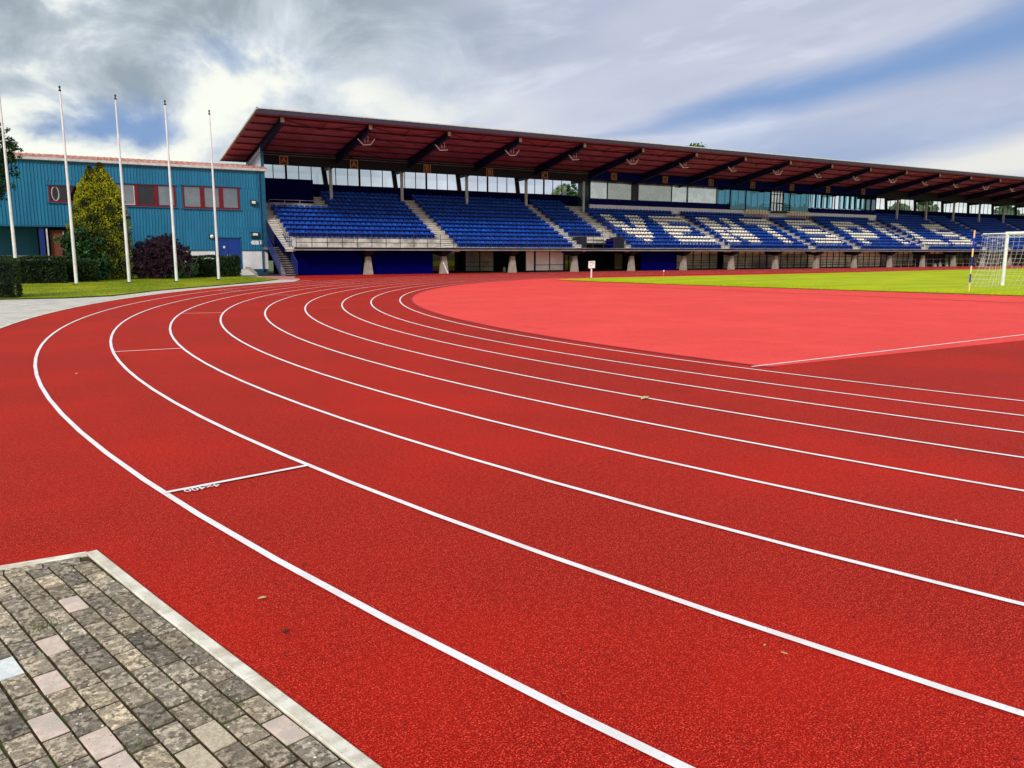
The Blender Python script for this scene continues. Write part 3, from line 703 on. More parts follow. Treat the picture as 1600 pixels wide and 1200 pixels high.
facade(30.2, 33.0, 65.2, 'pane_under', 1.4); facade(33.3, 36.2, 64.2, 'olive_panel', 1.4, (.5, .9)); facade(38.8, 39.75, 62.9, 'white_panel', 1.2, ()); facade(39.85, 43.0, 62.9, 'white_panel', 1.5, (.62,))
facade(43.1, 44.1, 62.9, 'pane_under', .5, (.62,)); facade(50.2, 51.3, 64.5, 'olive_panel', 1.1); facade(57.0, 62.8, 62.9, 'olive_panel', 1.2, (.45, .7), 'beige_panel')
build('facade_pier', MB().box(36.3, 36.6, 64.8, 65, 0, 1.88), 'pier_concrete', gs)
fm_ = ['olive_panel', 'olive_panel', 'beige_panel', 'beige_panel', 'olive_panel', 'dark_room', 'pane_under', 'olive_panel', 'pane_under']
for i, n in enumerate(range(6, 18)):
    x0 = PX(n) + .04; facade(x0, x0 + SP - .08, 62.7, fm_[i % 9], 1.15, (.42, .62, 1.3), 'beige_panel' if n < 12 else None)
for n in range(5, 18):
    g = MB(); x0 = PX(n) + .42; x1 = PX(n + 1) - .42
    for z_ in (.35, .95): g.tube((x0, 62.1, z_), (x1, 62.1, z_), .022, n=4)
    for k in range(5): xx = x0 + (x1 - x0) * k / 4; g.tube((xx, 62.1, 0), (xx, 62.1, 1.0), .022, n=4)
    build('barrier_rail', g, 'galv' if n > 9 else 'rail_dark', gs)
# front railing of the deck
def railing(pts, h, rails, spacing, m, parent=gs, r=.022, name='railing'):
    g = MB()
    for (a, c_) in zip(pts, pts[1:]):
        a = Vector(a); c_ = Vector(c_); L_ = (c_ - a).length; k = max(1, round(L_ / spacing))
        for i in range(k + 1): p = a.lerp(c_, i / k); g.tube(p, p + Vector((0, 0, h)), r, n=4)
        for q in rails: g.tube(a + Vector((0, 0, q)), c_ + Vector((0, 0, q)), r * .9, n=4)
    return build(name, g, m, parent)
railing([(17.2, 60.62, 2.15), (XR, 60.62, 2.15)], 1.03, (1.03, .68, .35), 1.2, 'rail_dark', r=.026)
railing([(44.5, 63.74, 3.28), (49.05, 63.74, 3.28)], .85, (.85, .45), .9, 'rail_dark')
railing([(44.45, 61.4, 2.2), (44.45, 63.7, 3.2)], .95, (.95, .5), .8, 'rail_dark')
railing([(49.1, 61.4, 2.2), (49.1, 64.6, 3.7)], .95, (.95, .5), .8, 'rail_dark')
railing([(49.95, 62.2, 2.6), (49.95, 66.6, 4.6)], .9, (.9, .5), .8, 'rail_dark')
railing([(17.3, 68.5, 5.2), (21.2, 68.5, 5.2)], .85, (.85, .6, .3), 1.3, 'galv')
railing([(17.28, 65.5, 4.1), (17.28, 68.5, 5.3)], .9, (.9, .5), .8, 'rail_dark')
railing([(21.2, 68.5, 5.2), (21.2, 69.4, 5.7)], .9, (.9, .5), .8, 'dark')
# side stair from the ground to the deck
st = MB(); N_ = 13
for i in range(N_):
    y0 = 60.05 + i * .26; st.box(15.8, 16.95, y0, y0 + .30, .165 * i + .09, .165 * (i + 1))
build('stair', st, 'stair_stone', gs)
build('stair_infill', MB().prism([(16.9, 60.1, .0), (16.9, 63.6, .0), (16.9, 63.6, 2.1)], (.06, 0, 0)), 'dark', gs)
build('stair_stringer', MB().prism([(16.38, 61.0, 1.5), (16.38, 66.0, 3.5), (16.38, 66.0, 4.15), (16.38, 61.2, 2.1), (16.38, 61.0, 2.05)], (.05, 0, 0)), 'navy', gs)
build('stair_landing', MB().box(16.0, 17.1, 63.42, 66.0, 1.95, 2.14), 'stair_stone', gs)
build('stair_ramp', MB().hexa([(15.82, 60.0, 0.0), (16.15, 60.0, 0.0), (16.15, 62.2, 1.40), (15.82, 62.2, 1.40), (15.82, 59.98, .18), (16.15, 59.98, .18), (16.15, 62.2, 1.58), (15.82, 62.2, 1.58)]), 'stair_stone', gs)
def balustrade(x, y0, z0, y1, z1, h, m):
    g = MB(); k = int(abs(y1 - y0) / .14)
    for i in range(k + 1): t = i / k; g.tube((x, y0 + (y1 - y0) * t, z0 + (z1 - z0) * t + .06), (x, y0 + (y1 - y0) * t, z0 + (z1 - z0) * t + h), .014, n=4)
    for q in (.08, h): g.tube((x, y0, z0 + q), (x, y1, z1 + q), .03, n=5)
    return build('stair_railing', g, m, gs)
balustrade(17.02, 59.9, .0, 63.5, 2.15, 1.0, 'rail_blue'); balustrade(15.75, 59.9, .0, 63.5, 2.15, 1.0, 'rail_blue')
railing([(16.95, 63.5, 2.15), (16.95, 61.0, 2.15)], 1.0, (1.0, .7, .4, .1), .5, 'rail_blue')
balustrade(16.35, 63.6, 2.15, 65.9, 3.3, 1.0, 'rail_dark')
# ---------------------------------------------------------------- seats
def seat_mesh(w_=.193):
    m = MB(); t = .03
    # pan: front lip curved down, rising to the back shell
    prof = [(-.20, .35), (-.195, .395), (-.10, .405), (.08, .39), (.15, .405), (.19, .465), (.21, .525), (.215, .552)]
    k = len(m.v)
    for y, z in prof:
        ww = w_ * (.95 if z > .48 else 1.0) * (.80 if z > .55 else 1.0)
        for fx in (-1, -.55, 0, .55, 1):
            m.v.append((ww * fx, y + (.02 if abs(fx) == 1 and z > .45 else 0) * -1, z + (.018 if abs(fx) == 1 and z < .45 else 0) - (.03 if abs(fx) == 1 and z > .55 else 0)))
    n = len(prof)
    for a in range(n - 1):
        for i in range(4): q = k + a * 5 + i; m.face((q, q + 1, q + 6, q + 5))
    m.box(-.14, -.11, -.02, .10, .0, .395); m.box(.11, .14, -.02, .10, .0, .395)
    return m
SEAT = seat_mesh()
def seat_rail_shade(x0, x1, r):  # dark strip painted for the shade and rail blue between seat rows
    y = rowy(r) + .27; z = rowz(r); return MB().box(x0 + .05, x1 - .05, y + .05, y + .12, z + .08, z + .36)
seat_me = None
def whites():
    W = {8: [(51.0, 52.4), (54.5, 55.9), (57.6, 62.3), (64.6, 65.8), (68.0, 69.3), (71.1, 75.9), (79.0, 83.4), (87.2, 91.2), (94.5, 95.8), (99.8, 101.1), (106.7, 111.2)],
         7: [(51.0, 52.4), (54.5, 55.9), (57.5, 62.3), (64.4, 66.3), (67.9, 69.3), (71.0, 75.8), (78.5, 83.3), (87.0, 91.8), (94.5, 95.8), (99.8, 101.1), (106.2, 111.2)],
         6: [(51.3, 52.7), (54.0, 55.4), (57.4, 58.8), (64.4, 66.6), (67.9, 69.3), (72.7, 74.0), (78.4, 79.8), (86.9, 88.3), (90.4, 91.7), (94.4, 95.7), (99.7, 101.0), (106.1, 107.4)],
         5: [(51.3, 52.7), (53.9, 55.3), (57.4, 60.9), (64.3, 66.9), (67.8, 69.2), (72.6, 73.9), (78.4, 82.4), (86.8, 88.1), (90.4, 91.7), (94.3, 95.6), (99.5, 100.9), (106.1, 109.8)],
         4: [(51.7, 53.1), (53.4, 54.8), (57.3, 60.8), (64.3, 65.6), (66.0, 67.3), (67.7, 69.0), (72.6, 73.9), (78.7, 82.6), (86.7, 91.6), (94.1, 95.5), (99.4, 100.8), (106.4, 110.2)],
         3: [(51.6, 54.6), (57.2, 58.6), (64.2, 65.5), (66.4, 69.0), (72.5, 73.8), (81.8, 83.1), (86.6, 91.1), (94.1, 95.4), (99.3, 100.6), (109.2, 110.7)],
         2: [(52.0, 54.2), (57.2, 61.8), (64.1, 65.5), (66.7, 69.0), (72.4, 73.7), (78.1, 83.0), (86.4, 87.8), (94.1, 95.4), (99.2, 103.6), (105.8, 110.7)],
         1: [(52.3, 53.3), (57.2, 61.9), (64.1, 65.4), (67.1, 68.9), (72.4, 73.7), (78.1, 82.4), (86.5, 87.8), (94.0, 95.3), (98.9, 103.8), (105.3, 109.6)]}
    return W
WH = whites()
SEC = [('leftmost', 17.35, 29.95, 2, 12), ('second', 31.25, 43.27, 0, 12), ('narrow third', 44.3, 48.25, 3, 12), ('fourth', 50.1, 62.12, 0, 10), ('fifth', 63.4, 75.66, 0, 10), ('sixth', 77.0, 83.38, 0, 9),
       ('seventh', 85.0, 96.85, 0, 10), ('eighth', 98.6, 110.55, 0, 12), ('ninth', 112.0, 116.85, 0, 12), ('tenth', 118.1, 130.45, 0, 12), ('last', 131.9, 143.9, 0, 12)]
seats = []
for sec, x0, x1, r0, r1 in SEC:
    n = int((x1 - x0) / .45); p = (x1 - x0) / n
    for r in range(r0, r1 + 1):
        xa = 22.35 if (sec == 'leftmost' and r > 8) else x0
        xb = 73.5 if (sec == 'fifth' and r == 10) else x1
        build('seat_rail_shade', seat_rail_shade(xa, xb, r), 'seat_rail_shade', gs)
        k = 0
        for i in range(n):
            x = x0 + (i + .5) * p
            if sec == 'leftmost' and r > 8 and x < 22.35: continue
            if sec == 'fifth' and r == 10 and x > 73.5: continue
            wh = any(a - .1 <= x <= b2 + .1 for a, b2 in WH.get(r, ()))
            y = rowy(r) + .27; z = rowz(r)
            seats.append(((x * x + y * y), sec, r - r0, k, x, y, z, wh)); k += 1
seats.sort(key=lambda s: s[0])
me0 = None; rest = MB()
for i, (d, sec, r, k, x, y, z, wh) in enumerate(seats):
    if i < 300 and not wh:
        if me0 is None:
            o0 = build('stadium_seat', SEAT, 'seat_blue', loc=(0, 0, 0)); me0 = o0.data; o = o0; o.location = (x, y, z)
        else:
            o = bpy.data.objects.new('stadium_seat', me0); C.objects.link(o); o.location = (x, y, z)
        o.rotation_euler.z = random.uniform(-.02, .02)
        tag(o, 'blue seat %s from the left in the %s row of the %s seating block' % (ORDN[k], ORDN[r], sec), 'stadium seat', 'blue seats of the grandstand')
    else: rest.add(SEAT, (x, y, z), 1 if wh else 0)
tag(build('seat_rows', rest, ['seat_blue', 'seat_white']), 'remaining blue seats of the grandstand with white ones spelling letters', 'stadium seats', kind='stuff')
# cream chairs on the top step below the box
def cream_chair():
    a = MB(); a.box(-.16, .16, -.2, .16, .40, .45); bk = MB(); bk.box(-.15, .15, .16, .20, .46, 1.0)
    l = [MB().box(sx * .17 - .015, sx * .17 + .015, sy, sy + .03, 0, .40) for sx in (-1, 1) for sy in (-.19, .14)]
    return a, bk, l
ch0 = None
for grp, x0, n in (('left', 73.9, 8), ('right', 81.0, 9)):
    for i in range(n):
        x = x0 + i * .47; lab = 'cream high-backed chair, %s from the left in the %s row below the press box' % (ORDN[i], grp)
        if ch0 is None:
            ch0 = thing('cream_chair', lab, 'chair', (x, 69.35, rowz(10)), 'cream chairs below the press box')
            a, bk, l = cream_chair(); o_ = (x, 69.35, rowz(10))
            build('seat', MB().add(a, o_), 'chair_rust', ch0); build('backrest', MB().add(bk, o_), 'chair_cream', ch0)
            for q in l: build('leg', MB().add(q, o_), 'chair_rust', ch0)
        else: dup(ch0, (x, 69.35, rowz(10)), lab)
# section letter signs under the roof
def letter_sign(ch, x, y, z, label):
    t = thing('section_sign', label, 'sign', (x, y, z - .36), 'section letter signs under the stand roof')
    build('board', MB().box(x - .36, x + .36, y, y + .03, z - .36, z + .36), 'sign_dark', t)
    f = MB(); f.box(x - .36, x + .36, y - .01, y - .001, z - .36, z - .31).box(x - .36, x + .36, y - .01, y - .001, z + .31, z + .36).box(x - .36, x - .29, y - .01, y - .001, z - .31, z + .31).box(x + .29, x + .36, y - .01, y - .001, z - .31, z + .31)
    build('border', f, 'sign_tan', t)
    text_mesh('letter', ch, .68, 'sign_tan', Matrix.Translation((x, y - .008, z)) @ Matrix.Rotation(math.pi / 2, 4, 'X'), parent=t)
for ch, x, wh_ in (('A', 18.95, 'left'), ('A', 25.1, 'right'), ('B', 32.15, 'left'), ('B', 38.75, 'right'), ('C', 45.1, '')):
    letter_sign(ch, x * .983, 68.3, 9.22, ('%s of the two letter %s signs over the window strip' % (wh_, ch)) if wh_ else 'tan letter C sign beside the left end of the press box')
for ch, x, wh_ in (('D', 54.05, 'left'), ('D', 61.2, 'right'), ('E', 68.1, ''), ('F', 74.9, 'left'), ('F', 81.75, 'right'), ('G', 88.55, 'left'), ('G', 95.6, 'right')):
    letter_sign(ch, x * .977, 68.15, 9.54, ('%s of the two letter %s signs above the press box' % (wh_, ch)) if wh_ else 'single letter E sign above the teal panes of the press box')
# white rod brackets hanging from the roof
def bracket(x, i, full):
    t = thing('hanging_bracket', 'white angled tube bracket hanging under the roof, %s from the left end' % ORDN[i], 'bracket', (x, 62.2, 10.3), 'white tube brackets hanging from the stand roof')
    g = MB(); y = 62.2
    pts = [(-.72, 10.56), (-.30, 10.12), (.34, 10.16), (.66, 10.62)] if full else [(-.72, 10.56), (-.30, 10.12), (.38, 10.18)]
    for a, c_ in zip(pts, pts[1:]): g.tube((x + a[0], y, a[1]), (x + c_[0], y - .1, c_[1]), .04, n=6)
    build('tube', g, 'rod_white', t)
    for xx in (-.12, .14): build('hanger', MB().tube((x + xx, y, 10.3), (x + xx, y, rz(y) - .16), .022, n=5), 'rod_white', t)
for i in range(15):
    bracket(PX(i) + .42, i, i in (0, 2, 4, 7, 10, 13))
# ================================================================ BLUE CLUBHOUSE
bh = thing('clubhouse', 'blue corrugated two-storey building with a red tiled roof left of the grandstand', 'building', (8, 66, 0))
def corr(mb, x0, x1, z0, z1, y=66.0):
    x = x0
    while x < x1 - 1e-3:
        e_ = min(x + .21, x1); q = (e_ - x)
        mb.prism([(x, y, z0), (x + q * .5, y, z0), (x + q * .6, y - .045, z0), (x + q * .9, y - .045, z0), (x + q, y, z0), (x + q, y + .1, z0), (x, y + .1, z0)], (0, 0, z1 - z0)); x = e_
wl = MB()
WIN = [(1.45, 3.4, 5.2, 6.36), (5.55, 9.75, 5.08, 6.66), (10.24, 14.4, 5.03, 6.70)]
BX0, BX1 = -9.0, 16.4
# upper band, split round the windows; lower band right of the porch and round the door
corr(wl, BX0, BX1, 6.70, 8.02); corr(wl, BX0, BX1, 3.62, 5.03)
edges = [BX0]
for a, c_, z0, z1 in WIN: corr(wl, edges[-1], a, 5.03, 6.70); edges.append(c_)
corr(wl, edges[-1], BX1, 5.03, 6.70)
for a, c_, z0, z1 in WIN:
    if z1 < 6.69: corr(wl, a, c_, z1, 6.70)
    if z0 > 5.04: corr(wl, a, c_, 5.03, z0)
corr(wl, 4.2, 12.36, 1.92, 3.62); corr(wl, 14.38, BX1, 1.92, 3.62); corr(wl, 12.36, 14.38, 2.92, 3.62)
build('wall', wl, 'blue_wall', bh)
e = MB(); e.box(BX0, 4.2, 65.95, 66.2, 3.5, 3.62); e.box(4.2, 12.36, 65.94, 66.0, 1.86, 1.94); e.box(14.38, BX1, 65.94, 66, 1.86, 1.94); e.box(BX0, 4.2, 66.2, 71.5, 3.5, 3.6)
build('wall_trim', e, 'blue_trim', bh)
build('side_wall', MB().box(16.28, 16.4, 66.12, 72, .3, 8.0), 'blue_trim', bh)
build('rear_wall', MB().box(BX0, 16.28, 71.9, 72, 0, 8.0), 'blue_trim', bh)
build('floor_slab', MB().box(BX0, 16.2, 66.2, 71.8, 4.6, 4.7), 'dark_room', bh)
e = MB(); e.box(4.2, 12.36, 66.0, 66.12, .42, 1.855); e.box(14.38, 16.4, 66.0, 66.12, .42, 1.855)
build('plinth', e, 'plinth', bh)
build('plinth_base', MB().box(4.2, 12.3, 66.03, 66.12, 0, .415).box(14.4, 16.4, 66.03, 66.12, 0, .415), 'plinth_blue', bh)
# recessed ground floor on the left: brick and blue panels
build('recess_wall', MB().box(BX0, .55, 69.0, 69.1, 0, 3.5).box(2.6, 4.2, 66.5, 66.6, 0, 3.5), 'blue_wall', bh)
build('recess_plinth', MB().box(-4, .5, 68.9, 68.99, 0, 1.5), 'plinth', bh)
build('brick_panel', MB().box(1.3, 4.2, 66.4, 66.48, 0, 3.3), 'brick', bh)
f = MB(); f.box(2.1, 4.1, 66.3, 66.39, 2.35, 2.42).box(2.1, 4.1, 66.3, 66.39, 1.55, 1.62).box(2.1, 2.17, 66.3, 66.39, 1.62, 3.2)
fw_ = build('window', f, 'galv', bh); build('pane', MB().box(2.17, 4.1, 66.34, 66.35, 1.62, 3.2), 'pane_under', fw_)
build('porch_post', MB().box(.62, .95, 66.1, 66.4, 0, 3.5), 'rail_blue', bh); build('porch_post', MB().box(1.06, 1.16, 66.1, 66.2, 0, 3.4), 'gutter', bh)
def bwin(x0, x1, z0, z1, divs, panes, whiteframe=None):
    f = MB(); y0, y1 = 65.93, 66.10
    f.box(x0, x1, y0, y1, z0, z0 + .10).box(x0, x1, y0, y1, z1 - .07, z1).box(x0, x0 + .09, y0, y1, z0 + .10, z1 - .07).box(x1 - .09, x1, y0, y1, z0 + .10, z1 - .07)
    ed = [x0 + .09] + divs + [x1 - .09]
    for d in divs: f.box(d - .12, d + .12, y0, y1, z0 + .10, z1 - .07)
    o = build('window', f, 'frame_red', bh)
    build('window_trim', MB().box(x0 - .1, x1 + .1, 65.88, 65.97, z0 - .07, z0 - .004).box(x0 - .1, x1 + .1, 65.88, 65.97, z1 + .004, z1 + .06), 'blue_trim', o)
    for i, pm in enumerate(panes):
        a = ed[i] + (.12 if i else 0); c_ = ed[i + 1] - (.12 if i < len(divs) else 0)
        build('pane', MB().box(a, c_, 66.02, 66.03, z0 + .10, z1 - .07), pm, o)
        fr = MB(); fr.box(a, a + .04, 65.98, 66.015, z0 + .1, z1 - .07).box(c_ - .04, c_, 65.98, 66.015, z0 + .1, z1 - .07).box(a + .04, c_ - .04, 65.98, 66.015, z0 + .1, z0 + .14)
        build('sash', fr, 'frame_white' if pm == 'pane_sky' and whiteframe == i else 'frame_red', o)
    return o
bwin(*WIN[0], [], ['pane_dark'])
w2_ = bwin(*WIN[1], [7.05, 8.38], ['pane_sky', 'pane_dark', 'pane_sky'], 0)
w3_ = bwin(*WIN[2], [11.66, 13.03], ['pane_sky', 'pane_sky', 'pane_sky'])
# pale oval seen behind the small window
ov = MB(); q = []
for i in range(16):
    a = i / 16 * 2 * math.pi; q.append((1.86 + .22 * math.cos(a), 65.99, 5.80 + .5 * math.sin(a)))
for i in range(16): ov.tube(q[i], q[(i + 1) % 16], .045, n=4)
build('oval_frame', ov, 'galv', bh)
build('box_stack', MB().box(10.45, 10.95, 66.04, 66.3, 5.14, 5.75), 'chair_cream', bh)
# door
e = MB(); e.box(12.38, 12.46, 65.94, 66.1, .45, 2.9).box(14.28, 14.36, 65.94, 66.1, .45, 2.9).box(12.38, 14.36, 65.94, 66.1, 2.84, 2.92)
fr_ = build('door_frame', e, 'blue_trim', bh)
for x0 in (12.47, 13.38):
    d_ = build('door', MB().box(x0, x0 + .89, 66.02, 66.06, .46, 2.83), 'door_blue', bh)
    build('door_handle', MB().box(x0 + (.78 if x0 < 13 else .06), x0 + (.83 if x0 < 13 else .11), 65.96, 66.019, 1.4, 1.56), 'galv', d_)
build('notice', MB().box(12.98, 13.13, 66.0, 66.018, 2.05, 2.22), 'frame_white', bh)
# gutter, fascia, pipe
build('gutter', MB().box(BX0, 16.5, 65.72, 65.86, 8.05, 8.22).box(BX0, 16.5, 65.87, 66.1, 8.02, 8.10), 'gutter', bh)
build('downpipe', MB().tube((15.95, 65.88, .3), (15.95, 65.88, 8.05), .05, n=8), 'blue_trim', bh)
build('corner_trim', MB().box(16.1, 16.42, 65.9, 65.96, 1.9, 8.0), 'blue_trim', bh)
tl = MB()
def tz(y): return 8.22 + (y - 65.8) * .115
x = BX0
while x < 16.3:
    k = len(tl.v); prof = [(x, .0), (x + .08, .11), (x + .17, .14), (x + .26, .09), (x + .40, 0)]
    ny = 13
    for j in range(ny):
        for s2 in (0, 1):
            y = 65.75 + (j + s2) * .47; dz = .035 if s2 == 0 else 0.0
            for a, h2 in prof: tl.v.append((a, y, tz(y) + h2 + dz))
    for j in range(ny * 2 - 1):
        for i in range(4): q = k + j * 5 + i; tl.face((q, q + 1, q + 6, q + 5))
    k2 = len(tl.v)
    for a, h2 in prof: tl.v.append((a, 65.75, tz(65.75) - .02))
    for i in range(4): tl.face((k2 + i, k2 + i + 1, k + i + 1, k + i))
    x += .40
ty = 65.75 + 13 * .47
build('roof', tl, 'tile', bh)
build('roof_deck', MB().hexa([(BX0, 65.8, 8.10), (16.3, 65.8, 8.10), (16.3, 71.85, 8.10), (BX0, 71.85, 8.10), (BX0, 65.8, 8.20), (16.3, 65.8, 8.20), (16.3, 71.85, tz(71.85) - .02), (BX0, 71.85, tz(71.85) - .02)]), 'dark', bh)
build('ridge', MB().tube((BX0, ty, tz(ty) + .03), (16.3, ty, tz(ty) + .03), .11, n=8), 'tile', bh)
# fittings on the wall: things of their own
def wall_light(x, z, label, kind):
    t = thing('wall_light', label, 'lamp', (x, 65.97, z))
    if kind == 'flood':
        build('housing', MB().box(x - .22, x + .22, 65.72, 65.93, z - .16, z + .22), 'dark_metal', t); build('lens', MB().box(x - .14, x + .14, 65.70, 65.718, z - .06, z + .14), 'lit_lens', t); build('bracket', MB().box(x - .04, x + .04, 65.93, 65.97, z - .1, z + .1), 'dark_metal', t)
    elif kind == 'round':
        build('globe', MB().lathe((x + .03, 65.80, z), [(.001, -.15), (.1, -.11), (.15, 0), (.1, .11), (.001, .15)], 12), 'lit_lens', t, smooth=True); build('housing', MB().box(x - .14, x + .16, 65.9, 65.96, z - .18, z + .16), 'dark_metal', t)
    else:
        build('housing', MB().box(x - .38, x + .34, 65.78, 65.95, z - .20, z - .14).box(x - .4, x + .3, 65.78, 65.95, z + .15, z + .19).box(x - .3, x + .26, 65.84, 65.95, z - .139, z + .149), 'dark_metal', t); build('lens', MB().box(x - .22, x + .16, 65.80, 65.838, z - .06, z + .11), 'lit_lens', t)
wall_light(15.42, 5.58, 'small floodlight high on the blue wall near the corner', 'flood')
wall_light(12.12, 2.94, 'round white globe lamp beside the blue double door', 'round')
wall_light(15.48, 3.12, 'shelf-like grey lamp box above the white arrow sign', 'box')
t = thing('arrow_sign', 'white arrow-shaped sign pointing left on the blue wall', 'sign', (15.4, 65.94, 2.5))
build('board', MB().prism([(15.08, 65.93, 2.5), (15.22, 65.93, 2.34), (15.72, 65.93, 2.34), (15.72, 65.93, 2.66), (15.22, 65.93, 2.66)], (0, .03, 0)), 'frame_white', t)
build('arrow_mark', MB().box(15.28, 15.5, 65.92, 65.928, 2.485, 2.51), 'galv', t)
tag(build('number_plate', MB().box(15.82, 16.05, 65.93, 65.96, 2.36, 2.7), 'frame_white', loc=(15.93, 65.95, 2.36)), 'small white square plate right of the arrow sign', 'sign')
# door landing and side wall
t = MB(); t.box(11.9, 14.6, 61.8, 65.9, 0, .05); t.box(12.2, 14.6, 64.6, 65.92, .05, .42); t.hexa([(12.2, 62.6, .05), (14.5, 62.6, .05), (14.5, 64.59, .05), (12.2, 64.59, .05), (12.2, 62.6, .07), (14.5, 62.6, .07), (14.5, 64.59, .41), (12.2, 64.59, .41)])
tag(build('door_ramp', t, 'concrete_step', loc=(13.3, 63.8, 0)), 'low concrete ramp up to the blue double door', 'ramp')
t = MB(); t.prism([(14.52, 65.8, 0), (14.52, 65.8, .62), (14.52, 64.6, .60), (14.52, 62.5, .2), (14.52, 62.5, 0)], (.16, 0, 0))
tag(build('ramp_wall', t, 'pier_concrete', loc=(14.6, 64, 0)), 'sloping concrete side wall right of the door ramp', 'wall')
# ================================================================ FLAGPOLES
fp = thing('flagpole', 'leftmost white flagpole, cut by the left picture edge', 'flagpole', (-.70, 50.1, 0), 'white flagpoles on the lawn')
def pole_parts(t, x, y):
    p = MB(); p.lathe((x, y, 0), [(.088, 0), (.088, .6), (.080, 3), (.066, 6), (.050, 8.6), (.042, 10.1)], 10); build('pole', p, 'pole_white', t, smooth=True)
    p = MB(); p.lathe((x, y, 0), [(.03, 10.1), (.07, 10.12), (.07, 10.17), (.03, 10.21), (.03, 10.27), (.06, 10.30), (.05, 10.36), (.001, 10.40)], 8); build('finial', p, 'dark_metal', t, smooth=True)
    build('base', MB().box(x - .16, x + .06, y - .12, y + .12, 0, .09), 'dark_metal', t)
    c_ = MB(); c_.box(x - .03, x + .03, y - .16, y - .10, 1.15, 1.42); build('cleat', c_, 'pole_white', t)
pole_parts(fp, -.70, 50.1)
for x, y, l in ((2.03, 49.9, 'white flagpole between the left hedge and the conical conifer'), (4.75, 51.0, 'white flagpole in front of the right side of the conical conifer'), (7.35, 51.4, 'white flagpole in front of the purple bush'), (10.15, 53.5, 'rightmost white flagpole, before the blue double door')): dup(fp, (x, y, 0), l)
# ================================================================ VEGETATION
def leafquad(mb, p, d, up, s, bend=.25):
    d = d.normalized(); sd = d.cross(up)
    if sd.length < 1e-4: sd = d.cross(Vector((1, 0, 0)))
    sd.normalize(); n = sd.cross(d)
    a = p - sd * s * .12; c_ = p + sd * s * .12
    mb.poly([a, p + d * s * .5 - sd * s * .38 + n * s * bend * .3, p + d * s, p + d * s * .5 + sd * s * .38 + n * s * bend * .3])
def rdir():
    while True:
        v_ = Vector((random.uniform(-1, 1), random.uniform(-1, 1), random.uniform(-1, 1)))
        if .05 < v_.length < 1: return v_.normalized()
def crown(blobs, n, s, nm=2, inner=.55):
    """leaf clumps through several ellipsoids; blobs = (centre, radii)"""
    mb = MB(); vol = [r[0] * r[1] * r[2] for c_, r in blobs]; tot = sum(vol)
    for (c_, r), v_ in zip(blobs, vol):
        k = int(n * v_ / tot); cl = max(4, k // 26)
        for q in range(cl):
            d = rdir(); f = random.uniform(inner, 1.0); cc = Vector(c_) + Vector((d.x * r[0], d.y * r[1], d.z * r[2])) * f; rad = min(r) * random.uniform(.12, .26)
            mb.cur = 0 if random.random() < .5 else 1
            for i in range(26):
                p = cc + rdir() * rad * random.uniform(.3, 1); leafquad(mb, p, (rdir() + d * .6), rdir(), s * random.uniform(.6, 1.3))
    return mb
def limbs(x, y, h, top, r0, n, seed):
    random.seed(seed); m = MB(); m.tube((x, y, 0), (x + .1, y, h), r0, r0 * .6, 8, cap=False)
    for i in range(n):
        a = random.uniform(0, 6.28); e_ = random.uniform(.6, 1.0); L_ = (top - h) * random.uniform(.6, .95)
        p0 = Vector((x + .1, y, h * random.uniform(.75, 1))); p1 = p0 + Vector((math.cos(a) * L_ * .35, math.sin(a) * L_ * .35, L_ * .6)); p2 = p1 + Vector((math.cos(a + .5) * L_ * .2, math.sin(a + .5) * L_ * .2, L_ * .35))
        m.tube(p0, p1, r0 * .45, r0 * .25, 6, cap=False); m.tube(p1, p2, r0 * .25, r0 * .08, 5)
    return m
def tree(name, label, x, y, trunk_h, blobs, n, s, mats, r0=.2, seed=1, group=None, inner=.5):
    random.seed(seed); t = thing(name, label, 'tree', (x, y, 0), group)
    top = max(c_[2] + r[2] for c_, r in blobs)
    build('trunk', limbs(x, y, trunk_h, top * .95, r0, 7, seed), 'bark', t); random.seed(seed + 50)
    build('crown', crown(blobs, n, s, inner=inner), mats, t); return t
# conical thuja with two tips
random.seed(3)
th = thing('thuja_tree', 'tall conical yellow-green conifer on the lawn in front of the blue building', 'tree', (4.0, 58.4, 0))
build('trunk', MB().tube((4.0, 58.4, 0), (4.0, 58.4, 6.2), .16, .04, 8), 'bark', th)
tm = MB()
def thr(z):   # crown radius at height
    t_ = z / 7.3
    return 1.86 * (1 - t_ ** 2.9) ** .72 * (.90 + .10 * min(1, z / .8))
for i in range(46000):
    z = 7.2 * (random.random() ** .85); a = random.uniform(0, 6.28)
    lump = 1 + .09 * math.sin(a * 5 + z * 3.1) * math.sin(z * 4.3 + a * 2) + .05 * math.sin(a * 11 + z * 9)
    cx_, cy_ = 4.0, 58.4
    if z > 6.0:   # two leaders
        sgn = 1 if random.random() < .62 else -1; cx_ += .22 if sgn > 0 else -.36
        rr = max(.06, (.80 if sgn > 0 else .58) * (1 - max(0, z - 6.0) / (1.30 if sgn > 0 else 1.02))) 
        if sgn < 0 and z > 6.95: continue
    else: rr = thr(z)
    f = random.random() ** .35; rr *= lump * f
    p = Vector((cx_ + rr * math.cos(a), cy_ + rr * math.sin(a), z + .04)); out = Vector((math.cos(a), math.sin(a), 0))
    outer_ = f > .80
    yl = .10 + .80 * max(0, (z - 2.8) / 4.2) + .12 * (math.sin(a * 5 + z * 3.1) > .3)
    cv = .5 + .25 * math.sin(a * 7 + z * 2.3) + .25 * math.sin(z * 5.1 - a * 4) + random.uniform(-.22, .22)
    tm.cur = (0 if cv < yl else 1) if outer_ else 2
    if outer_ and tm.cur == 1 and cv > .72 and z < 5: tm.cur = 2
    leafquad(tm, p, Vector((0, 0, .9)) + out * .5 + rdir() * .38, rdir(), random.uniform(.06, .13) if outer_ else .18)
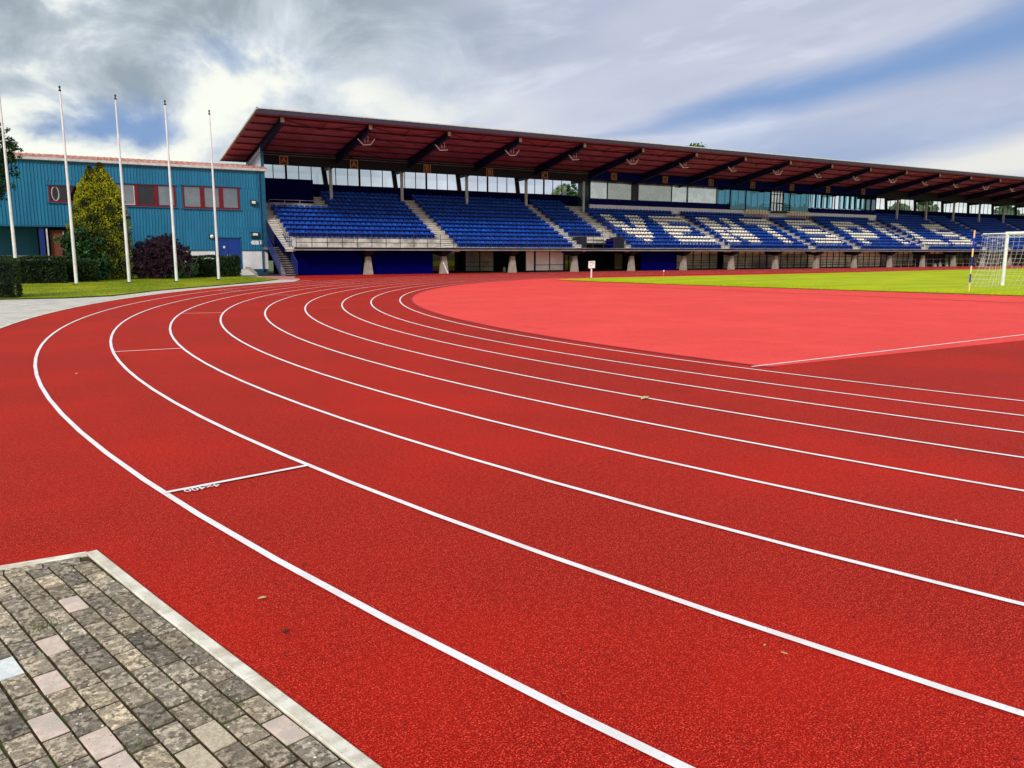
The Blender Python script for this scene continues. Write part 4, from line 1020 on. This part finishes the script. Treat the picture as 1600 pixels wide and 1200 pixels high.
build('crown', tm, ['thuja_yellow', 'thuja_olive', 'thuja_dark'], th)
tree('maple_shrub', 'dark green broad-leaved shrub at the left foot of the conical conifer', 2.9, 57.0, .9, [((2.9, 57.0, 1.9), (1.15, 1.0, 1.3)), ((2.0, 56.7, 2.3), (.7, .6, .5)), ((3.3, 56.6, 1.0), (1.2, .8, 1.0)), ((2.1, 56.6, .8), (.9, .7, .8))], 12000, .17, ['leaf_dark', 'leaf_green'], .08, 12)
def shrub(name, label, cat, x, y, blobs, n, s, mats, seed):
    random.seed(seed); t = thing(name, label, cat, (x, y, 0)); m = MB()
    for i in range(9): a = random.uniform(0, 6.28); m.tube((x + .1 * math.cos(a), y + .1 * math.sin(a), 0), (x + .9 * math.cos(a), y + .9 * math.sin(a), 1.6), .03, .01, 5)
    build('stem', m, 'bark', t); build('foliage', crown(blobs, n, s, inner=.45), mats, t)
shrub('purple_bush', 'rounded dark purple bush between the conifer and the blue door', 'bush', 7.6, 58.0, [((7.4, 58, 1.35), (1.4, 1.2, 1.25)), ((6.5, 58, 1.1), (.9, .9, 1.15)), ((8.5, 58, 1.05), (.85, .9, .95)), ((7.5, 58, .6), (2.0, 1.1, .7)), ((6.9, 57.9, 2.25), (.6, .6, .55)), ((7.9, 58.1, 2.35), (.75, .7, .65)), ((8.75, 58, 1.75), (.55, .6, .5)), ((6.2, 58, 1.9), (.45, .5, .5))], 42000, .10, ['leaf_purple', 'leaf_purple'], 31)
shrub('low_bush', 'low loose green bush at the foot of the purple bush', 'bush', 8.9, 57.4, [((8.9, 57.4, .5), (.9, .6, .6)), ((8.2, 57.3, .35), (.7, .5, .45))], 2500, .11, ['leaf_dark', 'leaf_green'], 33)
random.seed(44)
def hedge(label, x0, x1, y0, y1, h, n, s=.075, ztop=None):
    c_ = ((x0 + x1) / 2, (y0 + y1) / 2, 0); m = MB(); t = thing('clipped_hedge', label, 'hedge', c_)
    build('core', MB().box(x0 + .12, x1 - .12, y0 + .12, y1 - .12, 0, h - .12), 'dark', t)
    for i in range(n):
        f = random.random(); x = random.uniform(x0, x1); y = random.uniform(y0, y1); z = random.uniform(.02, h); wv = .04 * math.sin(x * 3) + .03 * math.sin(x * 7 + z * 3)
        if f < .45: p = Vector((x, y0 + wv, z)); d = Vector((0, -1, .3))
        elif f < .6: p = Vector((x1 + wv, y, z)); d = Vector((1, 0, .3))
        else: p = Vector((x, y, h + wv)); d = Vector((0, 0, 1))
        p += rdir() * .05; leafquad(m, p, d + rdir() * .9, rdir(), s * random.uniform(.6, 1.5))
    build('foliage', m, 'hedge', t)
hedge('dark clipped hedge end by the pavement at the left picture edge', -4.2, -.55, 37.3, 39.2, 1.50, 9000)
hedge('dark clipped hedge behind the two leftmost flagpoles', -5.0, 1.55, 52.4, 53.6, 1.42, 11000, .10)
hedge('lower dark hedge joining the left hedge to the conifer', 1.4, 3.3, 54.0, 55.2, 1.20, 5000, .10)
hedge('dark clipped hedge in front of the blue double door', 9.3, 12.75, 59.6, 60.9, 1.40, 9000, .10)
tree('roadside_tree', 'dark green tree reaching in at the upper left picture edge', -4.0, 56.5, 4, [((-3.2, 56.5, 5.0 + .62 * k), (r_, r_ * .8, .85)) for k, r_ in enumerate((2.4, 2.7, 2.9, 3.3, 3.5, 3.1, 2.8, 2.3, 1.9, 1.4, .9, .5))], 60000, .12, ['leaf_dark', 'leaf_green'], .22, 61)
for i, (lab, x, y, blobs, seed) in enumerate((
    ('green tree top showing above the grandstand roof', 89, 95, [((89, 95, 15.6), (2.8, 2.5, 2.3)), ((87, 95, 14.5), (2.2, 2, 2.0)), ((91, 95, 14.8), (1.8, 2, 1.9))], 71),
    ('leafy green tree seen through the window strip left of the press box', 64, 92, [((63.0, 92, 8.6), (2.6, 2, 2.2)), ((66.2, 92, 8.3), (2.2, 2, 1.9)), ((60.2, 92, 7.6), (1.8, 2, 1.6))], 72),
    ('green tree behind the window strip of the eighth block', 141, 95, [((141, 95, 8.6), (2.4, 2, 2.2))], 73),
    ('taller green tree right of the one behind the eighth block', 149.5, 95, [((149.5, 95, 9.2), (3.0, 2, 3.0)), ((152.5, 95, 8), (1.6, 2, 1.6))], 74),
    ('green tree behind the window strip near the right picture edge', 178, 96, [((178, 96, 8.8), (3.4, 2, 2.6)), ((182, 96, 9.6), (2.2, 2, 2.6))], 75))):
    tree('far_tree', lab, x, y, 5, blobs, 5200, .42, ['leaf_tree', 'leaf_green'], .25, seed, 'trees beyond the grandstand', .35)
# ================================================================ GOAL, POLES, SIGNS ON THE FIELD
gx, gy, gh, gw = 46.65, 24.74, 2.96, 8.2
gl = thing('football_goal', 'white football goal with net at the near end of the pitch', 'goal', (gx, gy - gw / 2, 0))
fr = MB(); fr.tube((gx, gy, .03), (gx, gy, gh + .06), .075, n=10); fr.tube((gx, gy - gw, .03), (gx, gy - gw, gh + .06), .075, n=10)
build('goalpost', MB().tube((gx, gy, .03), (gx, gy, gh), .085, n=10), 'goal_white', gl); build('goalpost', MB().tube((gx, gy - gw, .03), (gx, gy - gw, gh), .085, n=10), 'goal_white', gl)
build('crossbar', MB().tube((gx, gy + .08, gh - .05), (gx, gy - gw - .08, gh - .05), .085, n=10), 'goal_white', gl)
nb = MB(); bx = gx - 2.4; bx2 = gx - 3.7
for yy in (gy, gy - gw): nb.tube((gx, yy, gh - .05), (bx, yy, gh - .12), .028, n=5)
nb.tube((bx, gy, gh - .12), (bx, gy - gw, gh - .12), .02, n=5)
build('net_support', nb, 'goal_white', gl)
net = MB(); NR = .0042
def netpt(u_, v_, y):   # back/roof profile: u along roof then down the back
    return None
def sheet(P, nu, nv):
    pts = [[Vector(P(i / nu, j / nv)) for j in range(nv + 1)] for i in range(nu + 1)]
    for i in range(nu + 1):
        for j in range(nv + 1):
            if i < nu: net.tube(pts[i][j], pts[i + 1][j], NR, n=3, cap=False)
            if j < nv: net.tube(pts[i][j], pts[i][j + 1], NR, n=3, cap=False)
sag = lambda t_, k: k * math.sin(math.pi * t_)
def back(u_, v_):   # u across goal, v down
    xx = bx + (bx2 - bx) * v_ + sag(v_, .35); return (xx, gy - gw * u_, (gh - .12) * (1 - v_) + .04 - sag(u_ * 4 % 1, .04))
def top(u_, v_): return (gx + (bx - gx) * v_, gy - gw * u_, gh - .05 - .07 * v_ - sag(v_, .22))
def side(y):
    def f_(u_, v_):
        xt = gx + (bx - gx) * u_; xb = gx + (bx2 - gx) * u_
        x_ = xt + (xb - xt) * v_ + sag(v_, .35) * u_; zt = gh - .05 - .07 * u_ - sag(u_, .22)
        return (x_, y - sag(u_, .25) * v_, zt * (1 - v_) + .04)
    return f_
sheet(back, 30, 13); sheet(top, 30, 9); sheet(side(gy), 10, 13); sheet(side(gy - gw), 10, 12)
build('net', net, 'net', gl)
t = thing('marker_pole', 'tall pole banded in blue and cream standing left of the football goal', 'pole', (37.87, 21.58, 0))
zs = [0, .46, .87, 1.24, 1.66, 2.04, 2.53, 2.88]
for i in range(7):
    build('band', MB().tube((37.87, 21.58, zs[i]), (37.87, 21.58, zs[i + 1] - .001), .035, n=8), 'band_blue' if i % 2 == 1 else 'yellow', t)
t = thing('field_sign', 'small white board with red lettering on a white post at the far grass edge', 'sign', (34.46, 46.84, 0))
build('post', MB().box(34.42, 34.52, 46.84, 46.90, 0, .70), 'pole_white', t)
ca, sa = math.cos(TH - math.pi / 2), math.sin(TH - math.pi / 2)
bd = MB(); hw = .235
P_ = lambda a, d, z: (34.44 + a * ca - d * sa, 46.80 + a * sa + d * ca, z)
bd.hexa([P_(-hw, 0, .66), P_(hw, 0, .70), P_(hw, .03, .70), P_(-hw, .03, .66), P_(-hw, 0, 1.17), P_(hw, 0, 1.20), P_(hw, .03, 1.20), P_(-hw, .03, 1.17)])
build('board', bd, 'frame_white', t)
mk = MB()
for i, (a0, a1, z) in enumerate(((-.18, .19, 1.10), (-.15, .08, 1.06), (.05, .13, .98), (.12, .18, 1.02), (-.16, -.05, .90), (-.16, -.04, .84), (.0, .06, .90))):
    mk.hexa([P_(a0, -.006, z - .018), P_(a1, -.006, z - .01), P_(a1, -.002, z - .01), P_(a0, -.002, z - .018), P_(a0, -.006, z + .02), P_(a1, -.006, z + .03), P_(a1, -.002, z + .03), P_(a0, -.002, z + .02)])
build('lettering', mk, 'sign_grey', t)
t = thing('lane_marker', 'short dark red post with a white top at the far grass edge', 'post', (41.1, 46.7, 0))
build('post', MB().tube((41.1, 46.7, 0), (41.12, 46.7, .36), .05, n=8), 'sign_red', t); build('cap', MB().tube((41.12, 46.7, .361), (41.12, 46.7, .47), .055, n=8), 'frame_white', t)
tag(build('leaning_board', MB().hexa([(30.0, 61.1, 0), (30.12, 61.1, 0), (30.12, 61.2, 0), (30.0, 61.2, 0), (29.62, 61.22, .95), (29.72, 61.22, .95), (29.72, 61.3, .95), (29.62, 61.3, .95)]), 'frame_white', loc=(30, 61.1, 0)), 'narrow white board leaning on the second pier', 'board')
tag(build('bottle', MB().lathe((37.2, 64.0, 0), [(.001, 0), (.13, 0), (.14, .35), (.06, .42), (.06, .48), (.001, .48)], 10), 'galv', loc=(37.2, 64, 0)), 'grey cylinder standing in the dark left of the white panels', 'container')
for i, (x, h_, l) in enumerate(((101.3, .45, 'left'), (102.4, .62, 'middle'), (103.9, .6, 'right'))):
    q = MB(); q.lathe((x, 62.5, 0), [(.001, 0), (.22, 0), (.20, h_ * .5), (.13, h_ * .8), (.001, h_)], 9)
    tag(build('white_sack', q, 'frame_white', loc=(x, 62.5, 0)), '%s of three small white sacks under the deck between far piers' % l, 'sack', 'white sacks under the deck')
# tidy names used by Blender's suffixes
for m in MT.values(): m.use_fake_user = False
